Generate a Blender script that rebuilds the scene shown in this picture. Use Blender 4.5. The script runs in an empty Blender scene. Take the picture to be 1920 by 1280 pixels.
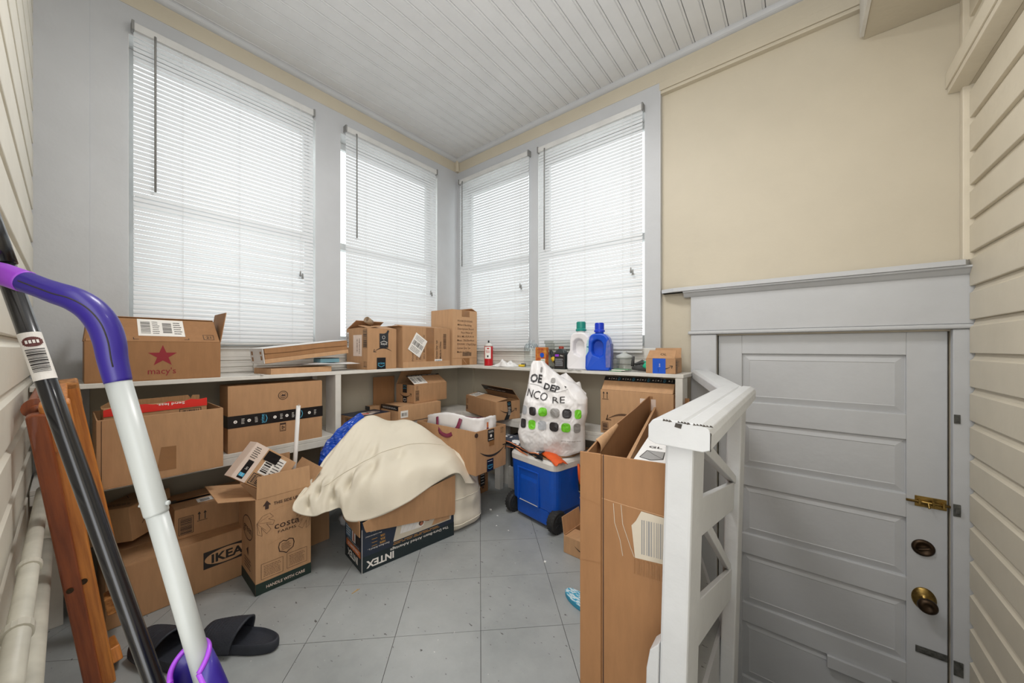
import bpy, bmesh, math, random
from mathutils import Matrix, Vector, noise
random.seed(7)
C = bpy.context.scene.collection
PI = math.pi
R = math.radians

# ------------------------------------------------------------------ camera, light, exposure
sc = bpy.context.scene
cam = bpy.data.cameras.new('camera')
cam.sensor_width = 36.0
cam.lens = 36.0 * 670.3 / 1920.0
cam.shift_y = 12.8 / 1920.0
cam.clip_start = 0.02
co = bpy.data.objects.new('camera', cam)
C.objects.link(co)
co.location = (0, 0, 1.03)
co.rotation_euler = (R(90), 0, 0.6775)
sc.camera = co
sc.view_settings.view_transform = 'Standard'
sc.view_settings.look = 'None'
sc.view_settings.gamma = 1.0
sc.view_settings.use_curve_mapping = False
sc.view_settings.exposure = 0.0

w = bpy.data.worlds.new('overcast')
w.use_nodes = True
sc.world = w
wn = w.node_tree.nodes
bg = wn['Background']
bg.inputs[0].default_value = (0.98, 0.99, 1.0, 1)
bg.inputs[1].default_value = 2.3

def area(name, loc, rot, sx, sy, power, col=(1, 0.98, 0.95)):
    l = bpy.data.lights.new(name, 'AREA')
    l.shape = 'RECTANGLE'
    l.size = sx
    l.size_y = sy
    l.energy = power
    l.color = col
    o = bpy.data.objects.new(name, l)
    C.objects.link(o)
    o.location = loc
    o.rotation_euler = rot
    return o

# area lights added to fill the interior, all out of view
area('doorway_fill', (-0.12, -0.10, 1.25), (R(90), 0, 0), 1.0, 1.8, 8.5, (0.97, 0.98, 1.0))  # added fill at the opening behind the camera
area('overhead_fill', (-0.95, 0.85, 2.67), (0, 0, 0), 0.45, 0.45, 21.0, (1, 0.98, 0.96))  # added overhead fill, no ceiling lamp is seen
fl = area('uplight_fill', (-0.25, 0.15, 1.75), (0, 0, 0), 0.5, 0.5, 12.0, (0.98, 0.99, 1.0))  # added uplight that brightens the ceiling
fl.rotation_euler = Vector((-0.45, 0.55, 0.75)).to_track_quat('-Z', 'Y').to_euler()
area('landing_area_light', (0.25, 1.0, 2.3), (0, 0, 0), 0.25, 0.25, 3.5, (1, 0.99, 0.97))  # area light over the stair landing, no fixture built

# ------------------------------------------------------------------ materials
def srgb(r, g, b):
    def f(c):
        c /= 255.0
        return c / 12.92 if c <= 0.04045 else ((c + 0.055) / 1.055) ** 2.4
    return (f(r), f(g), f(b), 1)

MATS = {}

def mat(name, col, rough=0.6, var=0.0, vscale=8.0, bump=0.0, bscale=60.0, stretch=None, metal=0.0,
        spec=0.5, trans=0.0, col2=None, detail=3.0, coat=0.0, thr=None):
    m = bpy.data.materials.new(name)
    m.use_nodes = True
    nt = m.node_tree
    N, L = nt.nodes, nt.links
    b = N['Principled BSDF']
    b.inputs['Base Color'].default_value = srgb(*col)
    b.inputs['Roughness'].default_value = rough
    b.inputs['Metallic'].default_value = metal
    b.inputs['Specular IOR Level'].default_value = spec
    b.inputs['Transmission Weight'].default_value = trans
    b.inputs['Coat Weight'].default_value = coat
    tc = N.new('ShaderNodeTexCoord')
    mp = N.new('ShaderNodeMapping')
    L.new(tc.outputs['Object'], mp.inputs['Vector'])
    if stretch:
        mp.inputs['Scale'].default_value = stretch
    if var > 0 or col2:
        n = N.new('ShaderNodeTexNoise')
        n.inputs['Scale'].default_value = vscale
        n.inputs['Detail'].default_value = detail
        n.inputs['Roughness'].default_value = 0.6
        L.new(mp.outputs[0], n.inputs['Vector'])
        cr = N.new('ShaderNodeValToRGB')
        a, c = srgb(*col), srgb(*(col2 if col2 else tuple(max(0, x * (1 - var)) for x in col)))
        lo, hi = thr if thr else (0.3, 0.7)
        cr.color_ramp.elements[0].position = lo
        cr.color_ramp.elements[1].position = hi
        cr.color_ramp.elements[0].color = c
        cr.color_ramp.elements[1].color = a
        L.new(n.outputs['Fac'], cr.inputs['Fac'])
        L.new(cr.outputs[0], b.inputs['Base Color'])
    if bump > 0:
        n2 = N.new('ShaderNodeTexNoise')
        n2.inputs['Scale'].default_value = bscale
        n2.inputs['Detail'].default_value = 4
        L.new(mp.outputs[0], n2.inputs['Vector'])
        bp = N.new('ShaderNodeBump')
        bp.inputs['Strength'].default_value = bump
        bp.inputs['Distance'].default_value = 0.004
        L.new(n2.outputs['Fac'], bp.inputs['Height'])
        L.new(bp.outputs[0], b.inputs['Normal'])
    MATS[name] = m
    return m

def flat(name, col, rough=0.6, **k):
    return mat(name, col, rough, **k)

mat('wall_grey', (189, 191, 194), 0.5, 0.05, 2.5, 0.25, 35)
mat('trim_grey', (190, 192, 195), 0.45, 0.04, 4, 0.25, 30)
mat('white_paint', (206, 206, 204), 0.45, 0.06, 9, 0.4, 30)
mat('rail_paint', (204, 206, 208), 0.4, 0.03, 9, 0.5, 26)
mat('chipped', (84, 78, 72), 0.8, 0.4, 60)
mat('shelf_paint', (218, 215, 208), 0.5, 0.07, 9, 0.3, 26)
mat('cream', (196, 187, 168), 0.55, 0.03, 3, 0.2, 40)
mat('cream_dark', (190, 182, 164), 0.6, 0.06, 3, 0.2, 40)
mat('siding_cream', (222, 217, 203), 0.5, 0.035, 5, 0.25, 30)
mat('siding_right', (217, 208, 189), 0.5, 0.035, 5, 0.25, 30)
mat('ceiling_white', (214, 215, 216), 0.45, 0.03, 5, 0.12, 30)
mat('door_grey', (190, 192, 195), 0.4, 0.03, 5, 0.25, 30)
mat('gap_dark', (45, 42, 38), 0.9)
mat('kraft', (182, 140, 101), 0.75, 0.07, 5, 0.12, 14, stretch=(9, 9, 1.6), detail=6)
mat('kraft_light', (196, 154, 114), 0.75, 0.07, 5, 0.12, 14, stretch=(9, 9, 1.6), detail=6)
mat('kraft_deep', (160, 116, 76), 0.75, 0.07, 5, 0.12, 14, stretch=(9, 9, 1.6), detail=6)
mat('kraft_inner', (166, 124, 84), 0.8, 0.08, 6, 0.3, 12, stretch=(16, 16, 1))
mat('tape_brown', (150, 106, 66), 0.25, 0.1, 12)
mat('ink', (38, 32, 30), 0.6)
mat('ink_soft', (92, 66, 46), 0.7)
mat('ink_brown', (62, 42, 34), 0.6)
mat('tape_black', (20, 22, 26), 0.28, coat=0.3)
mat('tape_cyan', (86, 178, 214), 0.4)
mat('tape_blue', (22, 84, 196), 0.3)
mat('paper', (226, 224, 222), 0.6, 0.03, 20)
mat('paper_pinkish', (226, 206, 192), 0.6, 0.03, 20)
mat('label_white', (234, 230, 224), 0.5)
mat('star_red', (138, 24, 38), 0.6)
mat('red_print', (214, 34, 22), 0.45)
mat('navy', (38, 48, 66), 0.45, 0.1, 20)
mat('navy_dark', (28, 42, 46), 0.45, 0.1, 20)
mat('dark_green', (28, 48, 42), 0.6)
mat('print_orange', (204, 110, 52), 0.5)
mat('print_yellow', (214, 160, 70), 0.5)
mat('print_blue', (94, 134, 166), 0.5)
mat('print_tan', (206, 196, 178), 0.5, 0.06, 9)
mat('skin_print', (176, 112, 86), 0.6)
mat('cloth_cream', (222, 214, 196), 0.65, 0.04, 3, 0.35, 22)
mat('piping_white', (232, 226, 210), 0.6)
mat('cooler_blue', (16, 84, 190), 0.32, 0.05, 30, 0.12, 180)
mat('cooler_white', (226, 224, 220), 0.4, 0.03, 20)
mat('tyre', (46, 46, 46), 0.7, 0.2, 40)
mat('bag_white', (232, 230, 230), 0.38, 0.03, 4, 0.5, 14)
mat('bag_black', (44, 42, 44), 0.4, bump=0.4, bscale=14)
mat('bag_grey', (146, 144, 142), 0.4, bump=0.4, bscale=14)
mat('bag_silver', (176, 180, 186), 0.4, bump=0.4, bscale=14)
mat('bag_green', (112, 200, 40), 0.4, bump=0.4, bscale=14)
mat('maroon', (122, 36, 66), 0.55, 0.1, 30)
mat('orange', (230, 92, 28), 0.6, 0.08, 20, 0.3, 60)
mat('piping_orange', (226, 138, 92), 0.6)
mat('fleece_dark', (42, 46, 54), 0.85, 0.2, 20, 0.5, 90)
mat('fleece_print', (62, 68, 80), 0.9, col2=(226, 226, 226), vscale=26, detail=1.5, thr=(0.40, 0.43))
mat('wood', (212, 136, 62), 0.4, vscale=9, col2=(166, 94, 38), stretch=(9, 9, 0.55), detail=7, coat=0.2, thr=(0.32, 0.62))
mat('wood_red', (156, 82, 42), 0.4, vscale=9, col2=(112, 52, 26), stretch=(9, 9, 0.55), detail=7, coat=0.2)
mat('wood_end', (206, 146, 84), 0.5, vscale=14, col2=(120, 70, 34), stretch=(4, 4, 9), detail=6)
mat('pole_black', (12, 14, 20), 0.25, coat=0.5)
mat('pole_white', (172, 176, 174), 0.35)
mat('purple', (38, 20, 122), 0.38, coat=0.15)
mat('violet', (148, 62, 196), 0.35)
mat('light_blue', (92, 162, 214), 0.35)
mat('label_maroon', (96, 48, 44), 0.5)
mat('slide_black', (42, 45, 54), 0.65, 0.12, 40, 0.3, 200)
mat('pipe_cream', (206, 202, 188), 0.45, 0.15, 9, 0.2, 30)
mat('flip_blue', (54, 150, 186), 0.6)
mat('flip_print', (206, 226, 234), 0.6, col2=(64, 164, 200), vscale=60, detail=0.5, stretch=(1, 3.5, 1), thr=(0.46, 0.5))
mat('brass', (176, 146, 84), 0.35, 0.4, 40, metal=1.0)
mat('bronze', (78, 62, 48), 0.4, 0.3, 40, metal=0.9)
mat('steel', (150, 150, 148), 0.4, metal=0.8)
mat('hardware_grey', (96, 96, 92), 0.6, 0.4, 60, metal=0.3)
mat('can_red', (186, 22, 32), 0.3)
mat('can_cap', (205, 203, 198), 0.35)
mat('jug_white', (226, 224, 226), 0.42)
mat('cap_teal', (20, 134, 122), 0.4)
mat('bottle_blue', (14, 76, 196), 0.28)
mat('cap_blue', (18, 56, 190), 0.3)
mat('label_purple', (116, 112, 170), 0.5, col2=(70, 96, 160), vscale=40, detail=1)
mat('label_teal', (40, 120, 150), 0.5, col2=(180, 210, 210), vscale=50, detail=1, thr=(0.55, 0.6))
mat('bottle_dark', (42, 48, 48), 0.35)
mat('bottle_cap_red', (150, 60, 46), 0.4)
mat('sponge_green', (120, 164, 130), 0.8, 0.2, 60)
mat('glove_green', (40, 176, 134), 0.5)
mat('glove_grey', (70, 70, 70), 0.8, 0.2, 40)
mat('yellow', (222, 186, 30), 0.5)
mat('carton_red', (178, 70, 44), 0.5, col2=(210, 150, 60), vscale=40, detail=1)
mat('blue_plastic', (20, 76, 186), 0.28, 0.15, 14, 0.5, 18)
mat('grey_roll', (150, 128, 104), 0.7)
mat('box_blue', (128, 176, 192), 0.5)
mat('tassel', (130, 130, 128), 0.5)
mat('cord', (215, 215, 215), 0.6)
mat('crumb', (238, 238, 236), 0.8)
mat('straw', (190, 160, 110), 0.8)
mat('landing_floor', (140, 142, 142), 0.6, 0.1, 5)
mat('charcoal', (40, 42, 44), 0.7)

def glass(name, col, rough=0.02, alpha=None):
    m = bpy.data.materials.new(name)
    m.use_nodes = True
    nt = m.node_tree
    nt.nodes.clear()
    o = nt.nodes.new('ShaderNodeOutputMaterial')
    t = nt.nodes.new('ShaderNodeBsdfTransparent')
    g = nt.nodes.new('ShaderNodeBsdfGlossy')
    g.inputs['Roughness'].default_value = rough
    t.inputs[0].default_value = srgb(*col)
    lw = nt.nodes.new('ShaderNodeLayerWeight')
    lw.inputs[0].default_value = 0.5
    pw = nt.nodes.new('ShaderNodeMath')
    pw.operation = 'POWER'
    pw.inputs[1].default_value = 4.0
    nt.links.new(lw.outputs['Facing'], pw.inputs[0])
    f = nt.nodes.new('ShaderNodeMath')
    f.operation = 'MULTIPLY_ADD'
    f.inputs[1].default_value = 0.75
    f.inputs[2].default_value = 0.035
    nt.links.new(pw.outputs[0], f.inputs[0])
    x = nt.nodes.new('ShaderNodeMixShader')
    nt.links.new(f.outputs[0], x.inputs[0])
    nt.links.new(t.outputs[0], x.inputs[1])
    nt.links.new(g.outputs[0], x.inputs[2])
    nt.links.new(x.outputs[0], o.inputs[0])
    MATS[name] = m

glass('glass', (246, 250, 250))
glass('clear_plastic', (240, 242, 240), 0.12)
glass('jar_glass', (248, 251, 252), 0.05)
glass('milky_plastic', (222, 224, 220), 0.3)

def slat_mat():
    m = bpy.data.materials.new('slat_white')
    m.use_nodes = True
    nt = m.node_tree
    nt.nodes.clear()
    o = nt.nodes.new('ShaderNodeOutputMaterial')
    p = nt.nodes.new('ShaderNodeBsdfPrincipled')
    p.inputs['Base Color'].default_value = srgb(214, 215, 217)
    p.inputs['Roughness'].default_value = 0.35
    t = nt.nodes.new('ShaderNodeBsdfTranslucent')
    t.inputs[0].default_value = srgb(226, 228, 230)
    x = nt.nodes.new('ShaderNodeMixShader')
    x.inputs[0].default_value = 0.16
    nt.links.new(p.outputs[0], x.inputs[1])
    nt.links.new(t.outputs[0], x.inputs[2])
    nt.links.new(x.outputs[0], o.inputs[0])
    MATS['slat_white'] = m
slat_mat()

def tile_mat():
    m = bpy.data.materials.new('floor_grey')
    m.use_nodes = True
    nt = m.node_tree
    N, L = nt.nodes, nt.links
    b = N['Principled BSDF']
    tc = N.new('ShaderNodeTexCoord')
    n1 = N.new('ShaderNodeTexNoise')
    n1.inputs['Scale'].default_value = 2.2
    n1.inputs['Detail'].default_value = 6
    n1.inputs['Roughness'].default_value = 0.65
    L.new(tc.outputs['Object'], n1.inputs['Vector'])
    c1 = N.new('ShaderNodeValToRGB')
    c1.color_ramp.elements[0].color = srgb(138, 142, 142)
    c1.color_ramp.elements[1].color = srgb(170, 173, 173)
    c1.color_ramp.elements[0].position = 0.3
    c1.color_ramp.elements[1].position = 0.72
    L.new(n1.outputs['Fac'], c1.inputs['Fac'])
    # dark scuffs
    mp = N.new('ShaderNodeMapping')
    mp.inputs['Scale'].default_value = (1.0, 2.2, 1.0)
    mp.inputs['Rotation'].default_value = (0, 0, 0.9)
    L.new(tc.outputs['Object'], mp.inputs['Vector'])
    n2 = N.new('ShaderNodeTexNoise')
    n2.inputs['Scale'].default_value = 34
    n2.inputs['Detail'].default_value = 3
    L.new(mp.outputs[0], n2.inputs['Vector'])
    c2 = N.new('ShaderNodeValToRGB')
    c2.color_ramp.elements[0].position = 0.685
    c2.color_ramp.elements[1].position = 0.72
    c2.color_ramp.elements[0].color = (0, 0, 0, 1)
    c2.color_ramp.elements[1].color = (1, 1, 1, 1)
    L.new(n2.outputs['Fac'], c2.inputs['Fac'])
    x = N.new('ShaderNodeMixRGB')
    L.new(c2.outputs[0], x.inputs['Fac'])
    L.new(c1.outputs[0], x.inputs['Color1'])
    x.inputs['Color2'].default_value = srgb(86, 86, 84)
    # white specks
    n3 = N.new('ShaderNodeTexNoise')
    n3.inputs['Scale'].default_value = 70
    n3.inputs['Detail'].default_value = 2
    L.new(tc.outputs['Object'], n3.inputs['Vector'])
    c3 = N.new('ShaderNodeValToRGB')
    c3.color_ramp.elements[0].position = 0.745
    c3.color_ramp.elements[1].position = 0.77
    c3.color_ramp.elements[0].color = (0, 0, 0, 1)
    c3.color_ramp.elements[1].color = (1, 1, 1, 1)
    L.new(n3.outputs['Fac'], c3.inputs['Fac'])
    y = N.new('ShaderNodeMixRGB')
    L.new(c3.outputs[0], y.inputs['Fac'])
    L.new(x.outputs[0], y.inputs['Color1'])
    y.inputs['Color2'].default_value = srgb(206, 206, 204)
    L.new(y.outputs[0], b.inputs['Base Color'])
    b.inputs['Roughness'].default_value = 0.42
    nb = N.new('ShaderNodeTexNoise')
    nb.inputs['Scale'].default_value = 28
    nb.inputs['Detail'].default_value = 5
    L.new(tc.outputs['Object'], nb.inputs['Vector'])
    bp = N.new('ShaderNodeBump')
    bp.inputs['Strength'].default_value = 0.18
    bp.inputs['Distance'].default_value = 0.003
    L.new(nb.outputs['Fac'], bp.inputs['Height'])
    L.new(bp.outputs[0], b.inputs['Normal'])
    MATS['floor_grey'] = m
tile_mat()

# ------------------------------------------------------------------ geometry helpers
class G:
    def __init__(s):
        s.v, s.f, s.m = [], [], []
    def add(s, vs, fs, m=0, M=None):
        o = len(s.v)
        s.v += [tuple((M @ Vector(p)) if M else p) for p in vs]
        s.f += [tuple(i + o for i in f) for f in fs]
        s.m += [m] * len(fs)
        return s
    def box(s, x0, y0, z0, x1, y1, z1, m=0, M=None):
        vs = [(x, y, z) for z in (z0, z1) for y in (y0, y1) for x in (x0, x1)]
        return s.add(vs, [(0, 2, 3, 1), (4, 5, 7, 6), (0, 1, 5, 4), (2, 6, 7, 3), (0, 4, 6, 2), (1, 3, 7, 5)], m, M)
    def prism(s, pts, a, b, plane='xy', m=0, M=None):
        def q(p, t):
            return {'xy': (p[0], p[1], t), 'xz': (p[0], t, p[1]), 'yz': (t, p[0], p[1])}[plane]
        n = len(pts)
        vs = [q(p, a) for p in pts] + [q(p, b) for p in pts]
        fs = [tuple(range(n)), tuple(range(2 * n - 1, n - 1, -1))]
        fs += [(i, i + n, (i + 1) % n + n, (i + 1) % n) for i in range(n)]
        return s.add(vs, fs, m, M)
    def tube(s, pts, r, n=10, m=0, caps=True, flatz=1.0):
        P = [Vector(p) for p in pts]
        k = len(P)
        rs = r if isinstance(r, (list, tuple)) else [r] * k
        t0 = (P[1] - P[0]).normalized()
        up = Vector((0, 0, 1)) if abs(t0.z) < 0.9 else Vector((1, 0, 0))
        a = t0.cross(up).normalized()
        vs = []
        for i in range(k):
            t = (P[min(i + 1, k - 1)] - P[max(i - 1, 0)]).normalized()
            a = (a - t * a.dot(t)).normalized()
            b = t.cross(a)
            for j in range(n):
                th = 2 * PI * j / n
                vs.append(tuple(P[i] + a * math.cos(th) * rs[i] + b * math.sin(th) * rs[i] * flatz))
        fs = [(i * n + j, i * n + (j + 1) % n, (i + 1) * n + (j + 1) % n, (i + 1) * n + j) for i in range(k - 1) for j in range(n)]
        if caps:
            fs += [tuple(range(n - 1, -1, -1)), tuple(range((k - 1) * n, k * n))]
        return s.add(vs, fs, m)
    def lathe(s, prof, n=20, c=(0, 0, 0), m=0, sx=1.0, sy=1.0, M=None):
        vs = []
        for r, z in prof:
            for j in range(n):
                th = 2 * PI * j / n
                vs.append((c[0] + r * sx * math.cos(th), c[1] + r * sy * math.sin(th), c[2] + z))
        k = len(prof)
        fs = [(i * n + j, i * n + (j + 1) % n, (i + 1) * n + (j + 1) % n, (i + 1) * n + j) for i in range(k - 1) for j in range(n)]
        fs += [tuple(range(n - 1, -1, -1)), tuple(range((k - 1) * n, k * n))]
        return s.add(vs, fs, m, M)
    def grid(s, nu, nv, fn, m=0, closeu=False):
        vs = [tuple(fn(i / (nu - (0 if closeu else 1)), j / (nv - 1))) for j in range(nv) for i in range(nu)]
        fs = []
        for j in range(nv - 1):
            for i in range(nu if closeu else nu - 1):
                i2 = (i + 1) % nu
                fs.append((j * nu + i, j * nu + i2, (j + 1) * nu + i2, (j + 1) * nu + i))
        return s.add(vs, fs, m)

def ob(name, g, mats, parent=None, M=None, smooth=False, bevel=0.0, kind=None, label=None, solid=0.0, subsurf=0, segs=2):
    me = bpy.data.meshes.new(name)
    me.from_pydata(g.v, [], g.f)
    for mm in (mats if isinstance(mats, (list, tuple)) else [mats]):
        me.materials.append(MATS[mm])
    if len(me.materials) > 1:
        me.polygons.foreach_set('material_index', g.m)
    if smooth:
        me.polygons.foreach_set('use_smooth', [True] * len(me.polygons))
    me.update()
    bm = bmesh.new()
    bm.from_mesh(me)
    bmesh.ops.recalc_face_normals(bm, faces=bm.faces)
    bm.to_mesh(me)
    bm.free()
    o = bpy.data.objects.new(name, me)
    C.objects.link(o)
    if parent:
        o.parent = parent
    if M is not None:
        o.matrix_local = M
    if solid:
        q = o.modifiers.new('solid', 'SOLIDIFY')
        q.thickness = solid
        q.offset = 0
    if subsurf:
        q = o.modifiers.new('sub', 'SUBSURF')
        q.levels = q.render_levels = subsurf
    if bevel:
        q = o.modifiers.new('bevel', 'BEVEL')
        q.width = bevel
        q.segments = segs
        q.limit_method = 'ANGLE'
        q.angle_limit = R(35)
        q.harden_normals = False
    if kind:
        o['kind'] = kind
    if label:
        o['label'] = label
    return o

def thing(name, label, cat, loc=(0, 0, 0), rz=0.0, group=None, M=None, kind=None):
    o = bpy.data.objects.new(name, None)
    C.objects.link(o)
    o.empty_display_size = 0.05
    if M is not None:
        o.matrix_world = M
    else:
        o.location = loc
        o.rotation_euler = (0, 0, R(rz))
    if label:
        o['label'] = label
    if cat:
        o['category'] = cat
    if group:
        o['group'] = group
    if kind:
        o['kind'] = kind
    return o

def tag(o, label, cat, group=None):
    o['label'] = label
    o['category'] = cat
    if group:
        o['group'] = group
    return o

# ------------------------------------------------------------------ flat print and stickers
TXT = {}

def text_geo(s, bold=0.0):
    key = (s, bold)
    if key not in TXT:
        cu = bpy.data.curves.new('t', 'FONT')
        cu.body = s
        cu.size = 1.0 / 0.72
        cu.resolution_u = 2
        cu.offset = bold
        o = bpy.data.objects.new('t', cu)
        C.objects.link(o)
        dg = bpy.context.evaluated_depsgraph_get()
        me = bpy.data.meshes.new_from_object(o.evaluated_get(dg))
        vs = [(v.co.x, v.co.y) for v in me.vertices]
        fs = [tuple(p.vertices) for p in me.polygons]
        C.objects.unlink(o)
        bpy.data.objects.remove(o)
        bpy.data.curves.remove(cu)
        bpy.data.meshes.remove(me)
        wd = max((p[0] for p in vs), default=1.0)
        TXT[key] = (vs, fs, wd)
    return TXT[key]

class Dec:
    """flat marks on a face: origin o, unit axes u (right) and v (up) in the thing's own frame"""
    def __init__(s, parent, o, u, v, fn=None):
        s.p, s.o, s.u, s.v = parent, Vector(o), Vector(u).normalized(), Vector(v).normalized()
        s.n = s.u.cross(s.v)
        s.g, s.mats, s.h, s.fn = G(), [], 0.0008, fn
    def mi(s, m):
        if m not in s.mats:
            s.mats.append(m)
        return s.mats.index(m)
    def pt(s, a, b):
        if s.fn:
            return s.fn(a, b, s.h)
        return tuple(s.o + s.u * a + s.v * b + s.n * s.h)
    def poly(s, pts, m, lift=True):
        s.g.add([s.pt(*p) for p in pts], [tuple(range(len(pts)))], s.mi(m))
        if lift:
            s.h += 0.00012
        return s
    def rect(s, a, b, w, h, m, rot=0):
        c, d = math.cos(R(rot)), math.sin(R(rot))
        return s.poly([(a + x * c - y * d, b + x * d + y * c) for x, y in ((0, 0), (w, 0), (w, h), (0, h))], m)
    def text(s, t, a, b, h, m, rot=0, anchor='c', w=None, bold=0.0, slant=0.0, mirror=False):
        vs, fs, wd = text_geo(t, bold)
        k = (w / wd) if w else h
        c, d = math.cos(R(rot)), math.sin(R(rot))
        off = {'c': wd / 2, 'l': 0, 'r': wd}[anchor]
        out = []
        for x, y in vs:
            X, Y = (x - off) * k + y * h * slant, (y - 0.5) * h
            if mirror:
                X = -X
            out.append(s.pt(a + X * c - Y * d, b + X * d + Y * c))
        s.g.add(out, fs, s.mi(m))
        s.h += 0.00012
        return s
    def line(s, pts, wd, m, close=False):
        P = [Vector((p[0], p[1])) for p in pts]
        if close:
            P.append(P[0])
        for a, b in zip(P[:-1], P[1:]):
            d = (b - a)
            if d.length < 1e-6:
                continue
            d.normalize()
            q = Vector((-d.y, d.x)) * wd / 2
            e = d * wd * 0.3
            s.g.add([s.pt(*(a - e - q)), s.pt(*(b + e - q)), s.pt(*(b + e + q)), s.pt(*(a - e + q))], [(0, 1, 2, 3)], s.mi(m))
        s.h += 0.00012
        return s
    def frame(s, a, b, w, h, t, m):
        return s.line([(a, b), (a + w, b), (a + w, b + h), (a, b + h)], t, m, True)
    def bars(s, a, b, w, h, m, n=14, vert=True, seed=1):
        rr = random.Random(seed)
        x = 0
        while x < (w if vert else h):
            t = (w if vert else h) / n * rr.choice((0.3, 0.5, 0.8))
            if vert:
                t = min(t, w - x)
                s.g.add([s.pt(a + x, b), s.pt(a + x + t, b), s.pt(a + x + t, b + h), s.pt(a + x, b + h)], [(0, 1, 2, 3)], s.mi(m))
            else:
                t = min(t, h - x)
                s.g.add([s.pt(a, b + x), s.pt(a + w, b + x), s.pt(a + w, b + x + t), s.pt(a, b + x + t)], [(0, 1, 2, 3)], s.mi(m))
            x += t + (w if vert else h) / n * rr.choice((0.3, 0.45, 0.6))
        s.h += 0.00012
        return s
    def disc(s, a, b, r, m, n=18, ry=None):
        return s.poly([(a + r * math.cos(2 * PI * i / n), b + (ry or r) * math.sin(2 * PI * i / n)) for i in range(n)], m)
    def ring(s, a, b, r, t, m, n=22, ry=None):
        return s.line([(a + r * math.cos(2 * PI * i / n), b + (ry or r) * math.sin(2 * PI * i / n)) for i in range(n)], t, m, True)
    def smile(s, a, b, w, m, flip=1, mirror=1):
        """curved swoosh with an arrow head at its upper end, centred at a, b"""
        n = 12
        for i in range(n):
            q = []
            for t, e in ((i / n, -1), ((i + 1) / n, -1), ((i + 1) / n, 1), (i / n, 1)):
                x = (t - 0.5) * w
                y = (-0.17 * w) * (1 - (2 * t - 1) ** 2)
                th = 0.055 * w * math.sin(PI * min(1, t * 0.9 + 0.06)) * 0.55
                q.append((a + mirror * x, b + flip * (y + e * th)))
            s.g.add([s.pt(*p) for p in q], [(0, 1, 2, 3)], s.mi(m))
        x = 0.5 * w
        for P in ([(x - 0.12 * w, 0.035 * w), (x + 0.05 * w, 0.035 * w), (x + 0.05 * w, 0.0), (x - 0.10 * w, 0.005 * w)],
                  [(x + 0.01 * w, 0.03 * w), (x + 0.05 * w, 0.035 * w), (x + 0.01 * w, -0.13 * w), (x - 0.02 * w, -0.11 * w)]):
            s.g.add([s.pt(a + mirror * p[0], b + flip * p[1]) for p in P], [(0, 1, 2, 3)], s.mi(m))
        s.h += 0.00012
        return s
    def up_arrows(s, a, b, k, m, flip=1):
        for dx in (0, 0.55 * k):
            s.line([(a + dx, b), (a + dx, b + flip * k * 0.8)], 0.09 * k, m)
            s.poly([(a + dx - 0.16 * k, b + flip * k * 0.7), (a + dx + 0.16 * k, b + flip * k * 0.7), (a + dx, b + flip * k)], m)
        s.line([(a - 0.2 * k, b - flip * 0.12 * k), (a + 0.75 * k, b - flip * 0.12 * k)], 0.06 * k, m)
        return s
    def lines_of_text(s, a, b, w, h, m, n=5, seed=3, t=None):
        rr = random.Random(seed)
        t = t or h / n * 0.35
        for i in range(n):
            y = b + h - (i + 0.7) * h / n
            x = a + w * rr.uniform(0, 0.06)
            while x < a + w * rr.uniform(0.75, 1.0):
                l = w * rr.uniform(0.05, 0.16)
                l = min(l, a + w - x)
                s.g.add([s.pt(x, y), s.pt(x + l, y), s.pt(x + l, y + t), s.pt(x, y + t)], [(0, 1, 2, 3)], s.mi(m))
                x += l + w * 0.025
        s.h += 0.00012
        return s
    def done(s, name='printed_marks', label=None):
        if s.g.f:
            return ob(name, s.g, s.mats, s.p, label=label)

def tape_print(d, a, b, L, w, flip=1, seed=0, unit=0.17):
    """black parcel tape printed with the word prime and small pictograms, running along u"""
    d.rect(a, b, L, w, 'tape_black')
    x = a + 0.03
    k = 0
    rot = 90 * flip
    while x < a + L - 0.02:
        if k % 3 == 2:
            d.text('prime', x, b + w * 0.5, w * 0.30, 'tape_cyan', rot=rot, w=w * 0.74)
            d.line([(x + w * 0.26, b + w * 0.2), (x + w * 0.36, b + w * 0.5), (x + w * 0.26, b + w * 0.8)], w * 0.05, 'tape_cyan')
            x += w * 0.95
        else:
            d.disc(x, b + w * 0.5, w * 0.13, 'label_white')
            d.disc(x, b + w * 0.5, w * 0.06, 'tape_black', 3)
            d.lines_of_text(x + w * 0.4, b + w * 0.25, w * 0.22, w * 0.5, 'label_white', 4, k + seed)
            x += w * 0.95
        k += 1

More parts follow.
